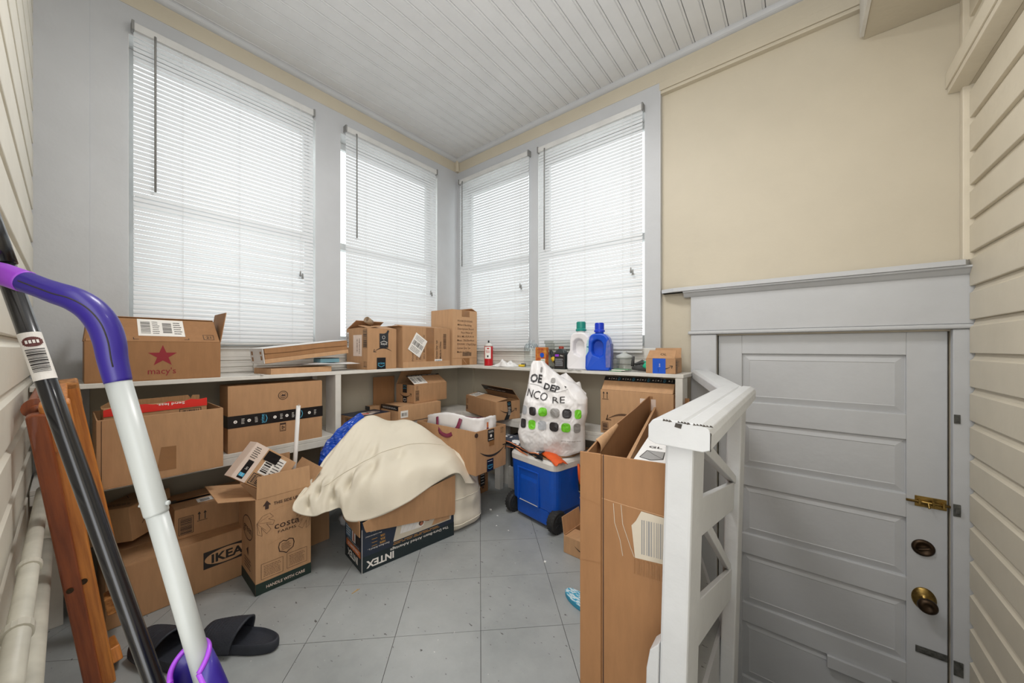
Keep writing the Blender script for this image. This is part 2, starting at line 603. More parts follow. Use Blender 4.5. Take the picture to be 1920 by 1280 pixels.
# ------------------------------------------------------------------ cardboard boxes
def carton(label, loc, rz, L, W, H, opened=False, flaps=None, m='kraft', group=None, M=None, name='cardboard_box', cat='box', inner='kraft_inner', seam=True, th=0.004):
    t = thing(name, label, cat, loc, rz, group, M)
    t['dims'] = (L, W, H)
    g = G()
    if opened:
        g.box(0, 0, 0, L, W, th)
        g.box(0, 0, th, L, th, H)
        g.box(0, W - th, th, L, W, H)
        g.box(0, th, th, th, W - th, H)
        g.box(L - th, th, th, L, W - th, H)
    else:
        g.box(0, 0, 0, L, W, H)
    ob('body', g, m, t, bevel=0.0015)
    if not opened and seam:
        for y0, y1 in ((0.001, W / 2 - 0.0012), (W / 2 + 0.0012, W - 0.001)):
            g = G()
            g.box(0.001, y0, H, L - 0.001, y1, H + 0.003)
            ob('top_flap', g, m, t, bevel=0.001)
    t_fl = {}
    for side, (ang, d) in (flaps or {}).items():
        side0 = side[0]
        F = {'F': (Vector((0, 0, H)), Vector((1, 0, 0)), Vector((0, 1, 0)), L),
             'B': (Vector((L, W, H)), Vector((-1, 0, 0)), Vector((0, -1, 0)), L),
             'L': (Vector((0, W, H)), Vector((0, -1, 0)), Vector((1, 0, 0)), W),
             'R': (Vector((L, 0, H)), Vector((0, 1, 0)), Vector((-1, 0, 0)), W)}[side0]
        o, u, inn, ln = F
        v = inn * math.cos(R(ang)) + Vector((0, 0, 1)) * math.sin(R(ang))
        n = u.cross(v)
        g = G()
        e = 0.003
        vs = []
        for k in (-0.0015, 0.0015):
            for a, b in ((e, 0), (ln - e, 0), (ln - 2 * e, d), (2 * e, d)):
                vs.append(tuple(o + u * a + v * b + n * k))
        g.add(vs, [(0, 3, 2, 1), (4, 5, 6, 7), (0, 1, 5, 4), (1, 2, 6, 5), (2, 3, 7, 6), (3, 0, 4, 7)])
        ob('flap', g, m, t)
        # outer side frame of the flap, seen from outside or above: n points outward for a closed flap
        t_fl[side0] = (o, u, v, n)
    return t, t_fl

def face(t, f, L, W, H, top=0.0035):
    if f == 'F':
        return Dec(t, (0, 0, 0), (1, 0, 0), (0, 0, 1))
    if f == 'L':
        return Dec(t, (0, W, 0), (0, -1, 0), (0, 0, 1))
    if f == 'R':
        return Dec(t, (L, 0, 0), (0, 1, 0), (0, 0, 1))
    if f == 'B':
        return Dec(t, (L, W, 0), (-1, 0, 0), (0, 0, 1))
    return Dec(t, (0, 0, H + top), (1, 0, 0), (0, 1, 0))

def flap_face(t, fl):
    o, u, v, n = fl
    d = Dec(t, o, u, v)
    d.h = 0.0024
    return d

def ship_label(t, d0, a, b, w, h, rot=0, m='label_white', seed=1, name='shipping_label', label='white printed shipping label'):
    """a paper sticker with barcodes; d0 gives the face"""
    c, s = math.cos(R(rot)), math.sin(R(rot))
    o = d0.o + d0.u * a + d0.v * b
    d = Dec(t, o, d0.u * c + d0.v * s, d0.v * c - d0.u * s)
    d.h = d0.h
    d.rect(0, 0, w, h, m)
    if w > h:
        d.bars(w * 0.06, h * 0.14, w * 0.2, h * 0.72, 'ink', 12, False, seed)
        d.lines_of_text(w * 0.30, h * 0.1, w * 0.16, h * 0.8, 'ink', 7, seed)
        d.bars(w * 0.52, h * 0.2, w * 0.2, h * 0.6, 'ink', 14, False, seed + 2)
        d.lines_of_text(w * 0.76, h * 0.1, w * 0.2, h * 0.8, 'ink', 6, seed + 1)
    else:
        d.lines_of_text(w * 0.1, h * 0.68, w * 0.8, h * 0.26, 'ink', 4, seed)
        d.bars(w * 0.1, h * 0.38, w * 0.8, h * 0.24, 'ink', 16, True, seed)
        d.lines_of_text(w * 0.1, h * 0.06, w * 0.8, h * 0.26, 'ink', 4, seed + 1)
    return d.done(name, label)

# ================================================================== THE ROOM
XL, YB, XR, YN = -2.403, 2.235, 0.533, -0.105      # window wall, door wall, clapboard wall, near clapboard wall
ZC = 2.718
LOW = -0.92                                        # floor of the stair landing in front of the door

def struct(name, g, m, parent=None, **k):
    o = ob(name, g, m, parent, **k)
    if not parent:
        o['kind'] = 'structure'
    return o

# --- floor: a slab with square tiles laid on the diagonal
FP = [(-2.44, -0.10), (0.53, -0.10), (0.53, 0.60), (-0.234, 0.60), (-0.234, 1.54), (-0.49, 2.25), (-2.44, 2.25)]
g = G()
g.prism(FP, -0.08, -0.0022)
floor = struct('floor', g, 'gap_dark')

def clip(poly, sub):
    def inside(p, a, b):
        return (b[0] - a[0]) * (p[1] - a[1]) - (b[1] - a[1]) * (p[0] - a[0]) >= -1e-9
    def inter(p, q, a, b):
        A = (b[0] - a[0], b[1] - a[1])
        d1 = A[0] * (p[1] - a[1]) - A[1] * (p[0] - a[0])
        d2 = A[0] * (q[1] - a[1]) - A[1] * (q[0] - a[0])
        t = d1 / (d1 - d2)
        return (p[0] + (q[0] - p[0]) * t, p[1] + (q[1] - p[1]) * t)
    out = poly
    for i in range(len(sub)):
        a, b = sub[i], sub[(i + 1) % len(sub)]
        src, out = out, []
        for j in range(len(src)):
            p, q = src[j - 1], src[j]
            ip, iq = inside(p, a, b), inside(q, a, b)
            if ip and iq:
                out.append(q)
            elif ip:
                out.append(inter(p, q, a, b))
            elif iq:
                out.append(inter(p, q, a, b))
                out.append(q)
        if not out:
            return []
    return out

convex = [[(-2.44, -0.10), (-0.234, -0.10), (-0.234, 1.54), (-0.49, 2.25), (-2.44, 2.25)],
          [(-0.234, -0.10), (0.53, -0.10), (0.53, 0.60), (-0.234, 0.60)]]
TA = 0.6775 + R(5.2)          # tile rows run almost straight away from the viewer
S = 0.305
ca, sa = math.cos(TA), math.sin(TA)
ux, uy = (ca, sa), (-sa, ca)
O = (-0.907, 0.945)
gap = 0.0009
for i in range(-9, 10):
    for j in range(-9, 10):
        q = [(O[0] + ux[0] * a + uy[0] * b, O[1] + ux[1] * a + uy[1] * b) for a, b in
             ((i * S + gap, j * S + gap), ((i + 1) * S - gap, j * S + gap), ((i + 1) * S - gap, (j + 1) * S - gap), (i * S + gap, (j + 1) * S - gap))]
        for cv in convex:
            p = clip(q, cv)
            if len(p) < 3:
                continue
            ar = abs(sum(p[k - 1][0] * p[k][1] - p[k][0] * p[k - 1][1] for k in range(len(p)))) / 2
            if ar < 2e-4:
                continue
            gg = G()
            gg.prism(p, -0.0021, random.uniform(-0.0003, 0.0002))
            ob('floor_tile', gg, 'floor_grey', floor)

g = G()
g.box(-0.6, 0.5, LOW - 0.05, 0.6, 2.3, LOW)
struct('floor_landing', g, 'landing_floor')
g = G()          # boarding under the floor edge round the stairwell
for a, b in (((0.53, 0.60), (-0.234, 0.60)), ((-0.234, 0.60), (-0.234, 1.54)), ((-0.234, 1.54), (-0.49, 2.25))):
    d = Vector((b[0] - a[0], b[1] - a[1]))
    n = Vector((d.y, -d.x)).normalized() * 0.012
    g.prism([a, b, (b[0] + n.x, b[1] + n.y), (a[0] + n.x, a[1] + n.y)], LOW, -0.002)
struct('trim_stairwell', g, 'wall_grey')

# --- ceiling: beadboard planks running away to the door wall
g = G()
g.box(XL - 0.05, YN - 0.03, ZC + 0.012, XR + 0.05, YB + 0.05, ZC + 0.05)
ceil = struct('ceiling', g, 'gap_dark')
x = -0.609 - 0.0796 * 23
while x < XR:
    x0, x1 = x + 0.0016, x + 0.0796 - 0.0012
    gg = G()
    b = x1 - 0.0105        # bead along one edge, with a fine groove beside it
    pr = [(x0, ZC + 0.012), (x0, ZC + 0.002), (x0 + 0.002, ZC), (b - 0.003, ZC), (b - 0.0015, ZC + 0.004), (b, ZC + 0.0035),
          (b + 0.003, ZC - 0.0002), (b + 0.0075, ZC), (x1, ZC + 0.003), (x1, ZC + 0.012)]
    gg.prism(pr, YN, YB, 'xz')
    ob('ceiling_plank', gg, 'ceiling_white', ceil)
    x += 0.0796

# quarter-round under the ceiling
def quarter(n=6, r=0.03):
    return [(0, 0)] + [(r * math.cos(a), r * math.sin(a)) for a in [-PI / 2 * i / n for i in range(n + 1)]][::-1]
g = G()
q = quarter()
g.prism([(XL + a, ZC + b) for a, b in q], YN, YB - 0.03, 'xz')
struct('trim_ceiling_left', g, 'trim_grey')
g = G()
g.prism([(YB - 0.035 - a, ZC + b) for a, b in q], XL, XR, 'yz')
struct('trim_ceiling_back', g, 'trim_grey')

# --- window wall
WIN_L = [(0.174, 0.991), (1.147, 1.973)]
ZS, ZH = 1.03, 2.478
def wall_cells(cuts, lo, hi, z0, z1, a, b, plane):
    g = G()
    edges = [lo] + [v for c in cuts for v in c] + [hi]
    for i in range(0, len(edges), 2):
        box = (edges[i], edges[i + 1])
        if plane == 'x':
            g.box(a, box[0], z0, b, box[1], z1)
        else:
            g.box(box[0], a, z0, box[1], b, z1)
    return g
g = wall_cells(WIN_L, YN, 2.2, ZS, ZH, XL - 0.15, XL, 'x')
g.box(XL - 0.15, YN, ZH, XL, 2.2, 2.607)
wl = struct('wall_left', g, 'wall_grey')
g = G()
g.box(XL - 0.10, YN, 2.6072, XL + 0.0015, 2.2, ZC + 0.01)
ob('frieze', g, 'cream', wl)
# boarding below the sill, down to the floor
zz = [1.03, 0.984, 0.966, 0.952, 0.931, 0.919, 0.902, 0.885]
for i in range(len(zz) - 1):
    d = (0.0, 0.003, -0.001, 0.001, -0.003, 0.002, -0.002)[i]
    g = G()
    g.box(XL - 0.08, YN, zz[i + 1] + 0.0004, XL + d, 2.2, zz[i] - 0.0004)
    ob('apron_board', g, 'shelf_paint', wl)
g = G()
g.box(XL - 0.09, YN, 0, XL - 0.008, 2.2075, 0.885)
ob('lower_panel', g, 'cream_dark', wl)
g = G()
g.box(XL - 0.001, YN, 0, XL + 0.004, 0.06, 2.607)
ob('corner_board', g, 'wall_grey', wl, bevel=0.002)
for y in (0.62, 0.66):
    pass
g = G()
g.box(XL - 0.03, 0.655, 0.898, XL + 0.012, 0.672, 0.962)
ob('batten', g, 'shelf_paint', wl, bevel=0.001)

# --- door wall
YF = 2.2                                  # face of the window casing and frieze
WIN_B = [(-2.364, -1.603), (-1.521, -0.733)]
g = wall_cells(WIN_B, XL, -0.648, ZS, ZH, YF, YF + 0.15, 'y')
g.box(XL, YF, ZH, -0.648, YF + 0.15, 2.603)
wb = struct('wall_back', g, 'wall_grey')
g = G()
g.box(XL - 0.1, YF - 0.0015, 2.6032, XR, YF + 0.05, ZC + 0.01)
g.box(-0.6478, YF - 0.0013, 2.556, XR, YF + 0.035, 2.6031)
ob('frieze', g, 'cream', wb)
g = G()
g.box(-0.6479, YF + 0.004, 2.538, XR, YF + 0.036, 2.5555)
ob('frieze_moulding', g, 'cream', wb, bevel=0.003)
g = G()                                    # plaster beside and above the door
g.box(-0.6478, YB, 1.10, XR, YB + 0.10, 2.56)
g.box(-0.6478, YB, LOW, -0.352, YB + 0.10, 1.10)
g.box(0.474, YB, LOW, XR, YB + 0.10, 1.10)
ob('plaster', g, 'cream', wb)
for i in range(len(zz) - 1):
    d = (0.0, 0.003, -0.001, 0.001, -0.003, 0.002, -0.002)[i]
    g = G()
    g.box(XL, YF - d, zz[i + 1] + 0.0004, -0.648, YF + 0.08, zz[i] - 0.0004)
    ob('apron_board', g, 'shelf_paint', wb)
g = G()
g.box(XL - 0.09, YF + 0.008, 0, -0.648, YF + 0.09, 0.885)
ob('lower_panel', g, 'cream_dark', wb)
g = G()
g.box(-0.648, YF + 0.001, 0.0, -0.642, YB + 0.002, 2.556)
ob('casing_edge', g, 'trim_grey', wb)
g = G()
g.box(-2.211, YF - 0.012, 0.0, -2.193, YF + 0.008, 0.868)
ob('batten', g, 'cream_dark', wb)
g = G()                                    # baseboard seen behind the cooler
g.box(XL, YF - 0.014, 0.0, -0.66, YF + 0.008, 0.13)
g.box(XL, YF - 0.006, 0.135, -0.66, YF + 0.008, 0.16)
struct('baseboard_back', g, 'cream_dark', bevel=0.003)
g = G()                                    # little cream post in the ceiling corner
g.tube([(XL + 0.012, YF - 0.012, 2.606), (XL + 0.012, YF - 0.012, 2.70)], 0.020, 10)
struct('trim_corner', g, 'cream', smooth=False)

# --- clapboard walls, every board a piece of its own
def board(y0, y1, z, t=0.018, h=0.131, cove=0.028):
    g = G()
    pr = [(0, 0.0006), (t - 0.001, 0.0006), (t, 0.003), (t, h - cove), (t * 0.55, h - cove * 0.75), (t * 0.28, h - cove * 0.3), (t * 0.22, h - 0.0003), (0, h - 0.0003)]
    g.prism(pr, y0, y1, 'xz')
    return g
g = G()
g.box(XR, YN - 0.02, LOW, XR + 0.08, YB + 0.05, ZC + 0.02)
wr = struct('wall_right', g, 'siding_right')
z0 = 1.011 - 0.1305 * 15
n = 0
zt = z0
while zt < ZC:
    gg = board(YN + 0.01, YB - 0.037, 0, h=min(0.1305, ZC - zt - 0.001) if ZC - zt > 0.04 else 0.05)
    if ZC - zt < 0.06:
        break
    M = Matrix.Translation((XR, 0, zt)) @ Matrix.Scale(-1, 4, (1, 0, 0))
    gg.v = [tuple(M @ Vector(p)) for p in gg.v]
    ob('clapboard', gg, 'siding_right', wr)
    zt += 0.1305
g = G()                                     # corner bead between plaster and clapboards
g.box(0.498, YB - 0.036, 1.375, XR, YB - 0.0005, 2.535)
struct('trim_corner_right', g, 'siding_right', bevel=0.003)

g = G()
g.box(XL - 0.06, YN - 0.10, -0.05, -0.70, YN, ZC + 0.02)
g.box(-0.70, YN - 0.10, 2.15, 0.45, YN, ZC + 0.02)
g.box(0.45, YN - 0.10, -0.05, XR + 0.08, YN, ZC + 0.02)
wn_ = struct('wall_near', g, 'siding_cream')
zt = 1.587 - 0.1315 * 12
while zt < ZC - 0.06:
    hh = min(0.1315, ZC - zt - 0.001)
    gg = board(XL + 0.004, -0.72, 0, h=hh)
    M = Matrix.Translation((0, YN, zt)) @ Matrix(((0, 1, 0, 0), (1, 0, 0, 0), (0, 0, 1, 0), (0, 0, 0, 1)))
    gg.v = [tuple(M @ Vector(p)) for p in gg.v]
    ob('clapboard', gg, 'siding_cream', wn_)
    zt += 0.1315
g = G()
g.box(-0.70, -1.2, -0.02, 0.45, YN - 0.10, 0.0)
g.box(-1.2, -1.25, -0.02, 1.0, -1.2, 2.6)
struct('wall_hall', g, 'cream')

# --- boxed soffit hanging at the upper right, and the ledger on the clapboards
g = G()
g.box(0.222, YB - 1.4, 2.410, XR, YB - 0.001, 2.54)
g.box(0.222, YB - 1.4, 2.54, XR, YF - 0.0016, ZC - 0.032)
so = struct('trim_soffit', g, 'cream', bevel=0.002)
g = G()
g.box(0.207, YB - 1.4, 2.402, 0.2215, YF - 0.002, ZC - 0.032)
ob('lit_face_strip', g, 'shelf_paint', so, bevel=0.002)  # lighter paint stands in for light on the soffit's left face
t = thing('wall_ledger', 'long cream ledger board fixed high on the right clapboard wall', 'ledger', (0, 0, 0))
g = G()
g.prism([(0.466, 2.058), (0.5145, 2.052), (0.5145, 2.142), (0.466, 2.142)], YN + 0.03, YB - 0.001, 'xz')
ob('ledger_board', g, 'siding_right', t, bevel=0.002)
g = G()
g.prism([(0.4605, 2.080), (0.4658, 2.080), (0.4658, 2.1415), (0.4605, 2.1415)], YN + 0.03, YB - 0.001, 'xz')
ob('face_strip', g, 'siding_right', t, bevel=0.001)

# --- windows: jambs, two sashes each, glass, outside the blinds
def window(n, M, wd, z0, z1):
    """local x along the wall, y outward, z up"""
    t = thing('window_%d' % n, None, None, M=M, kind='structure')
    g = G()
    for a in ((0, 0.002), (wd - 0.002, wd)):
        g.box(a[0], 0.0005, z0, a[1], 0.1495, z1)
    g.box(0, 0.0005, z1 - 0.002, wd, 0.1495, z1)
    g.box(0, 0.0005, z0, wd, 0.1495, z0 + 0.014)
    ob('window_frame', g, 'white_paint', t)
    zm = z0 + (z1 - z0) * 0.49
    for nm, a, b, y in (('lower_sash', z0 + 0.014, zm + 0.022, 0.080), ('upper_sash', zm - 0.022, z1 - 0.002, 0.113)):
        g = G()
        s = 0.024
        g.box(0.0025, y, a, 0.0025 + s, y + 0.03, b)
        g.box(wd - s - 0.0025, y, a, wd - 0.0025, y + 0.03, b)
        g.box(0.0025 + s, y, a, wd - s - 0.0025, y + 0.03, a + (0.07 if nm == 'lower_sash' else 0.044))
        g.box(0.0025 + s, y, b - 0.044, wd - s - 0.0025, y + 0.03, b)
        so = ob(nm, g, 'white_paint', t, bevel=0.003)
        g = G()
        g.box(s, y + 0.013, a + 0.04, wd - s, y + 0.016, b - 0.04)
        ob('pane', g, 'glass', so)
    return t

def frame_left(y, x=XL):
    return Matrix.Translation((x, y, 0)) @ Matrix.Rotation(R(90), 4, 'Z')
window(1, frame_left(WIN_L[0][0]), WIN_L[0][1] - WIN_L[0][0], ZS, ZH)
window(2, frame_left(WIN_L[1][0]), WIN_L[1][1] - WIN_L[1][0], ZS, ZH)
window(3, Matrix.Translation((WIN_B[0][0], YF, 0)), WIN_B[0][1] - WIN_B[0][0], ZS, ZH)
window(4, Matrix.Translation((WIN_B[1][0], YF, 0)), WIN_B[1][1] - WIN_B[1][0], ZS, ZH)

# --- mini blinds
PITCH, SW = 0.0215, 0.0233
def slat_mesh(wd):
    g = G()
    n = 5
    vs, fs = [], []
    for i in range(n + 1):
        t = i / n - 0.5
        vs += [(0.002, t * SW, 0.0022 * (1 - 4 * t * t)), (wd - 0.002, t * SW, 0.0022 * (1 - 4 * t * t))]
    for i in range(n):
        fs.append((2 * i, 2 * i + 1, 2 * i + 3, 2 * i + 2))
    g.add(vs, fs)
    me = bpy.data.meshes.new('slat')
    me.from_pydata(g.v, [], g.f)
    me.materials.append(MATS['slat_white'])
    me.polygons.foreach_set('use_smooth', [True] * len(me.polygons))
    return me
TILT = R(70)
def blind(label, M, wd, ztop, zbot, wand, wand_z, cord, cord_z, ladders, stack=None):
    t = thing('window_blind', label, 'blind', M=M, group='white mini blinds over the windows')
    g = G()
    g.box(0, -0.034, ztop, wd, -0.003, ztop + 0.036)
    hr = ob('headrail', g, 'white_paint', t, bevel=0.002)
    for x in (-0.005, wd - 0.004):
        g = G()
        g.box(x, -0.040, ztop - 0.003, x + 0.009, -0.0005, ztop + 0.040)
        ob('mounting_bracket', g, 'steel' if False else 'tassel', t, bevel=0.001)
    me = slat_mesh(wd)
    z = ztop - 0.014
    yc = -0.019
    k = 0
    while z > zbot + 0.016:
        o = bpy.data.objects.new('slat', me)
        C.objects.link(o)
        o.parent = t
        o.location = (0, yc, z)
        o.rotation_euler = (TILT + random.uniform(-0.02, 0.02), random.uniform(-0.0012, 0.0012), 0)
        z -= PITCH
        k += 1
    g = G()
    g.box(0.001, yc - 0.012, zbot - 0.004, wd - 0.001, yc + 0.012, zbot + 0.008)
    ob('bottom_rail', g, 'white_paint', t, bevel=0.003)
    for x in ladders:
        for s in (-1, 1):
            g = G()
            g.tube([(x, yc + s * 0.0128, ztop), (x, yc + s * 0.0128, zbot)], 0.0007, 5)
            ob('ladder_cord', g, 'cord', t)
    g = G()
    g.tube([(wand, -0.040, ztop + 0.008), (wand, -0.041, ztop - 0.03), (wand, -0.042, wand_z)], 0.0042, 8)
    g.tube([(wand, -0.034, ztop + 0.01), (wand, -0.040, ztop + 0.008)], 0.003, 6)
    ob('tilt_wand', g, 'tassel', t, smooth=True)
    for i, dx in enumerate((0, 0.012)):
        g = G()
        g.tube([(cord + dx * 0.3, -0.036, ztop + 0.005), (cord + dx, -0.040, cord_z)], 0.0008, 5)
        c = ob('lift_cord', g, 'cord', t)
        g = G()
        zc = cord_z - 0.012 * i
        g.lathe([(0.0022, 0.0), (0.0035, -0.006), (0.0062, -0.028), (0.0064, -0.032), (0.004, -0.033)], 10, (cord + dx, -0.040, zc))
        ob('tassel', g, 'tassel', c, smooth=True)
    return t
XW = XL
blind('tall white mini blind over the window nearest the left clapboard wall', frame_left(0.187), 0.782, 2.486, 1.052, 0.072, 1.765, 0.70, 1.50, (0.17, 0.40, 0.66))
blind('white mini blind between the grey pier and the room corner, above the two opened cartons', frame_left(1.172), 0.770, 2.488, 1.052, 0.070, 1.785, 0.70, 1.505, (0.14, 0.39, 0.64))
blind('narrow white mini blind right of the room corner, above the red spray can', Matrix.Translation((-2.345, YF, 0)), 0.757, 2.478, 1.012, 0.048, 1.745, 0.685, 1.525, (0.10, 0.36, 0.63))
blind('white mini blind behind the two detergent bottles', Matrix.Translation((-1.500, YF, 0)), 0.762, 2.468, 1.005, 0.062, 1.742, 0.695, 1.525, (0.13, 0.38, 0.64))

# --- the grey door, its casing and its hardware
dr = thing('door_1', None, None, (0, 0, 0), kind='structure')
DX0, DX1, DZ0, DZ1 = -0.347, 0.469, LOW + 0.012, 1.100
DY = YB + 0.006
PX0, PX1 = -0.238, 0.354
PZ = [(1.001, 0.748), (0.641, 0.409), (0.309, 0.055), (-0.049, -0.310), (-0.41, -0.70)]
g = G()                                    # stiles and rails
g.box(DX0, DY, DZ0, PX0, DY + 0.035, DZ1)
g.box(PX1, DY, DZ0, DX1, DY + 0.035, DZ1)
zs = [DZ1] + [v for p in PZ for v in p] + [DZ0]
for i in range(0, len(zs), 2):
    g.box(PX0 - 0.001, DY, zs[i + 1], PX1 + 0.001, DY + 0.035, zs[i])
ob('door_leaf', g, 'door_grey', dr, bevel=0.003)
for a, b in PZ:
    g = G()
    g.box(PX0 - 0.004, DY + 0.014, b - 0.004, PX1 + 0.004, DY + 0.028, a + 0.004)
    p = ob('door_panel', g, 'door_grey', dr)
    g = G()
    i = 0.032
    vs = [(PX0 + 0.004, DY + 0.0138, b + 0.004), (PX1 - 0.004, DY + 0.0138, b + 0.004), (PX1 - 0.004, DY + 0.0138, a - 0.004), (PX0 + 0.004, DY + 0.0138, a - 0.004),
          (PX0 + i, DY + 0.007, b + i), (PX1 - i, DY + 0.007, b + i), (PX1 - i, DY + 0.007, a - i), (PX0 + i, DY + 0.007, a - i)]
    k = i + 0.003
    vs += [(PX0 + k, DY + 0.0085, b + k), (PX1 - k, DY + 0.0085, b + k), (PX1 - k, DY + 0.0085, a - k), (PX0 + k, DY + 0.0085, a - k)]
    g.add(vs, [(0, 1, 5, 4), (1, 2, 6, 5), (2, 3, 7, 6), (3, 0, 4, 7), (4, 5, 9, 8), (5, 6, 10, 9), (6, 7, 11, 10), (7, 4, 8, 11), (8, 9, 10, 11)])
    ob('raised_field', g, 'door_grey', p)
g = G()
g.box(DX0 - 0.012, DY + 0.036, LOW, DX1 + 0.012, DY + 0.06, DZ1 + 0.014)
ob('door_stop', g, 'gap_dark', dr)
g = G()
g.box(0.10, DY - 0.016, -0.46, 0.31, DY - 0.0005, -0.405)
ob('kick_block', g, 'door_grey', dr, bevel=0.002)
# casing
cs = thing('trim_door', None, None, (0, 0, 0), kind='structure')
CY = YB - 0.034
g = G()
g.box(-0.478, CY, LOW, -0.352, YB - 0.0005, 1.106)
ob('casing_side', g, 'trim_grey', cs, bevel=0.003)
g = G()
g.box(0.474, CY, LOW, 0.5325, YB - 0.0005, 1.106)
ob('casing_side', g, 'trim_grey', cs, bevel=0.003)
g = G()
g.box(-0.478, CY, 1.127, 0.5325, YB - 0.0005, 1.322)
ob('casing_head', g, 'trim_grey', cs, bevel=0.002)
g = G()
g.box(-0.492, CY - 0.010, 1.107, 0.5325, YB - 0.0005, 1.126)
ob('bead', g, 'trim_grey', cs, bevel=0.007, segs=3)
g = G()
pr = [(YB - 0.0005, 1.318), (CY - 0.002, 1.318), (CY - 0.008, 1.322), (CY - 0.022, 1.338), (CY - 0.034, 1.343), (CY - 0.034, 1.350), (YB - 0.0005, 1.350)]
g.prism(pr, -0.512, 0.5325, 'yz')
ob('bed_moulding', g, 'trim_grey', cs)
g = G()
g.box(-0.632, YF - 0.012, 1.3505, -0.512, YB - 0.0005, 1.372)
g.prism([(-0.632, YF - 0.012), (-0.56, YF - 0.042), (0.4965, YF - 0.042), (0.5325, YB - 0.0005), (-0.632, YB - 0.0005)], 1.3505, 1.372)
ob('cap', g, 'trim_grey', cs, bevel=0.0015)
# hardware on the door
def tform(x, z, ang=0):
    return Matrix.Translation((x, DY, z)) @ Matrix.Rotation(ang, 4, 'Y') @ Matrix.Rotation(R(90), 4, 'X')
hb = thing('slide_bolt', 'worn brass slide bolt on the grey door above the deadbolt', 'bolt', (0, 0, 0))
g = G()
g.box(0.378, DY - 0.003, 0.368, 0.466, DY, 0.412)
ob('bolt_plate', g, 'brass', hb, bevel=0.001)
g = G()
g.tube([(0.352, DY - 0.010, 0.390), (0.505, DY - 0.010, 0.390)], 0.0052, 10)
ob('bolt_bar', g, 'brass', hb, smooth=True)
g = G()
for x in (0.386, 0.424, 0.452):
    g.box(x, DY - 0.018, 0.380, x + 0.007, DY - 0.002, 0.400)
g.tube([(0.415, DY - 0.012, 0.388), (0.415, DY - 0.026, 0.372)], 0.004, 8)
ob('bolt_guides', g, 'brass', hb, bevel=0.001)
g = G()
g.box(0.474, CY - 0.0035, 0.366, 0.4935, CY - 0.0003, 0.414)
g.box(0.478, CY - 0.014, 0.381, 0.490, CY - 0.003, 0.401)
ob('keeper', g, 'hardware_grey', hb, bevel=0.001)
g = G()
def dialM(x, z):
    return Matrix.Translation((x, DY, z)) @ Matrix.Rotation(R(90), 4, 'X')
t = thing('deadbolt', 'round dark bronze deadbolt turn on the grey door', 'lock', (0, 0, 0))
g.lathe([(0.034, 0.0), (0.034, 0.004), (0.030, 0.009), (0.024, 0.011), (0.021, 0.008), (0.0, 0.008)], 28, M=dialM(0.402, 0.197))
ob('rose', g, 'bronze', t, smooth=True)
g = G()
g.box(-0.018, -0.005, 0.008, 0.018, 0.005, 0.022, M=dialM(0.402, 0.197) @ Matrix.Rotation(R(20), 4, 'Z'))
ob('thumb_turn', g, 'bronze', t, bevel=0.003)
t = thing('door_knob', 'brass door knob with worn oval rose on the grey door', 'knob', (0, 0, 0))
g = G()
g.lathe([(0.036, 0.0), (0.036, 0.003), (0.030, 0.008), (0.018, 0.012), (0.012, 0.014), (0.011, 0.03)], 28, M=dialM(0.404, -0.015), sy=1.3)
ob('rose', g, 'brass', t, smooth=True)
g = G()
g.lathe([(0.011, 0.024), (0.014, 0.030), (0.026, 0.036), (0.030, 0.046), (0.028, 0.056), (0.018, 0.063), (0.014, 0.060), (0.0, 0.060)], 28, M=dialM(0.406, -0.02))
ob('knob', g, 'bronze', t, smooth=True)
t = thing('bolt_bracket', 'grey painted-over bolt plate low on the door below the knob', 'bracket', (0, 0, 0))
g = G()
g.box(0.380, DY - 0.004, -0.245, 0.468, DY, -0.217)
g.box(0.390, DY - 0.007, -0.238, 0.460, DY - 0.004, -0.224)
ob('plate', g, 'hardware_grey', t, bevel=0.001)
g = G()
g.box(0.475, CY - 0.004, -0.262, 0.500, CY - 0.0003, -0.205)
ob('strike', g, 'hardware_grey', t, bevel=0.001)
t = thing('strike_plate', 'small rusty strike plate on the door casing near the top of the door', 'strike plate', (0, 0, 0))
g = G()
g.box(0.476, CY - 0.003, 0.733, 0.4925, CY - 0.0003, 0.768)
ob('plate', g, 'hardware_grey', t)

# --- pipes low on the near clapboard wall
t = thing('heating_pipe', 'thinner upper cream painted pipe along the foot of the left clapboard wall', 'pipe', (0, 0, 0))
g = G()
g.tube([(-1.98, -0.052, 0.555), (-1.5, -0.052, 0.555), (-0.75, -0.052, 0.555)], 0.0145, 16)
ob('pipe_run', g, 'pipe_cream', t, smooth=True)
for x in (-1.30, -1.02):
    g = G()
    g.tube([(x - 0.012, -0.052, 0.555), (x + 0.012, -0.052, 0.555)], 0.018, 16)
    ob('pipe_clamp', g, 'pipe_cream', t, smooth=False)
t = thing('heating_pipe', 'thicker lower cream painted pipe with an elbow behind the folded chair', 'pipe', (0, 0, 0))
g = G()
g.tube([(-1.95, -0.048, 0.385), (-0.75, -0.048, 0.385)], 0.0195, 18)
ob('pipe_run', g, 'pipe_cream', t, smooth=True)
g = G()
g.tube([(-1.94, -0.048, 0.385), (-2.00, -0.048, 0.39), (-2.03, -0.048, 0.42), (-2.04, -0.048, 0.48), (-2.04, -0.048, 0.50)], [0.021, 0.023, 0.023, 0.022, 0.020], 16)
ob('pipe_elbow', g, 'pipe_cream', t, smooth=True)

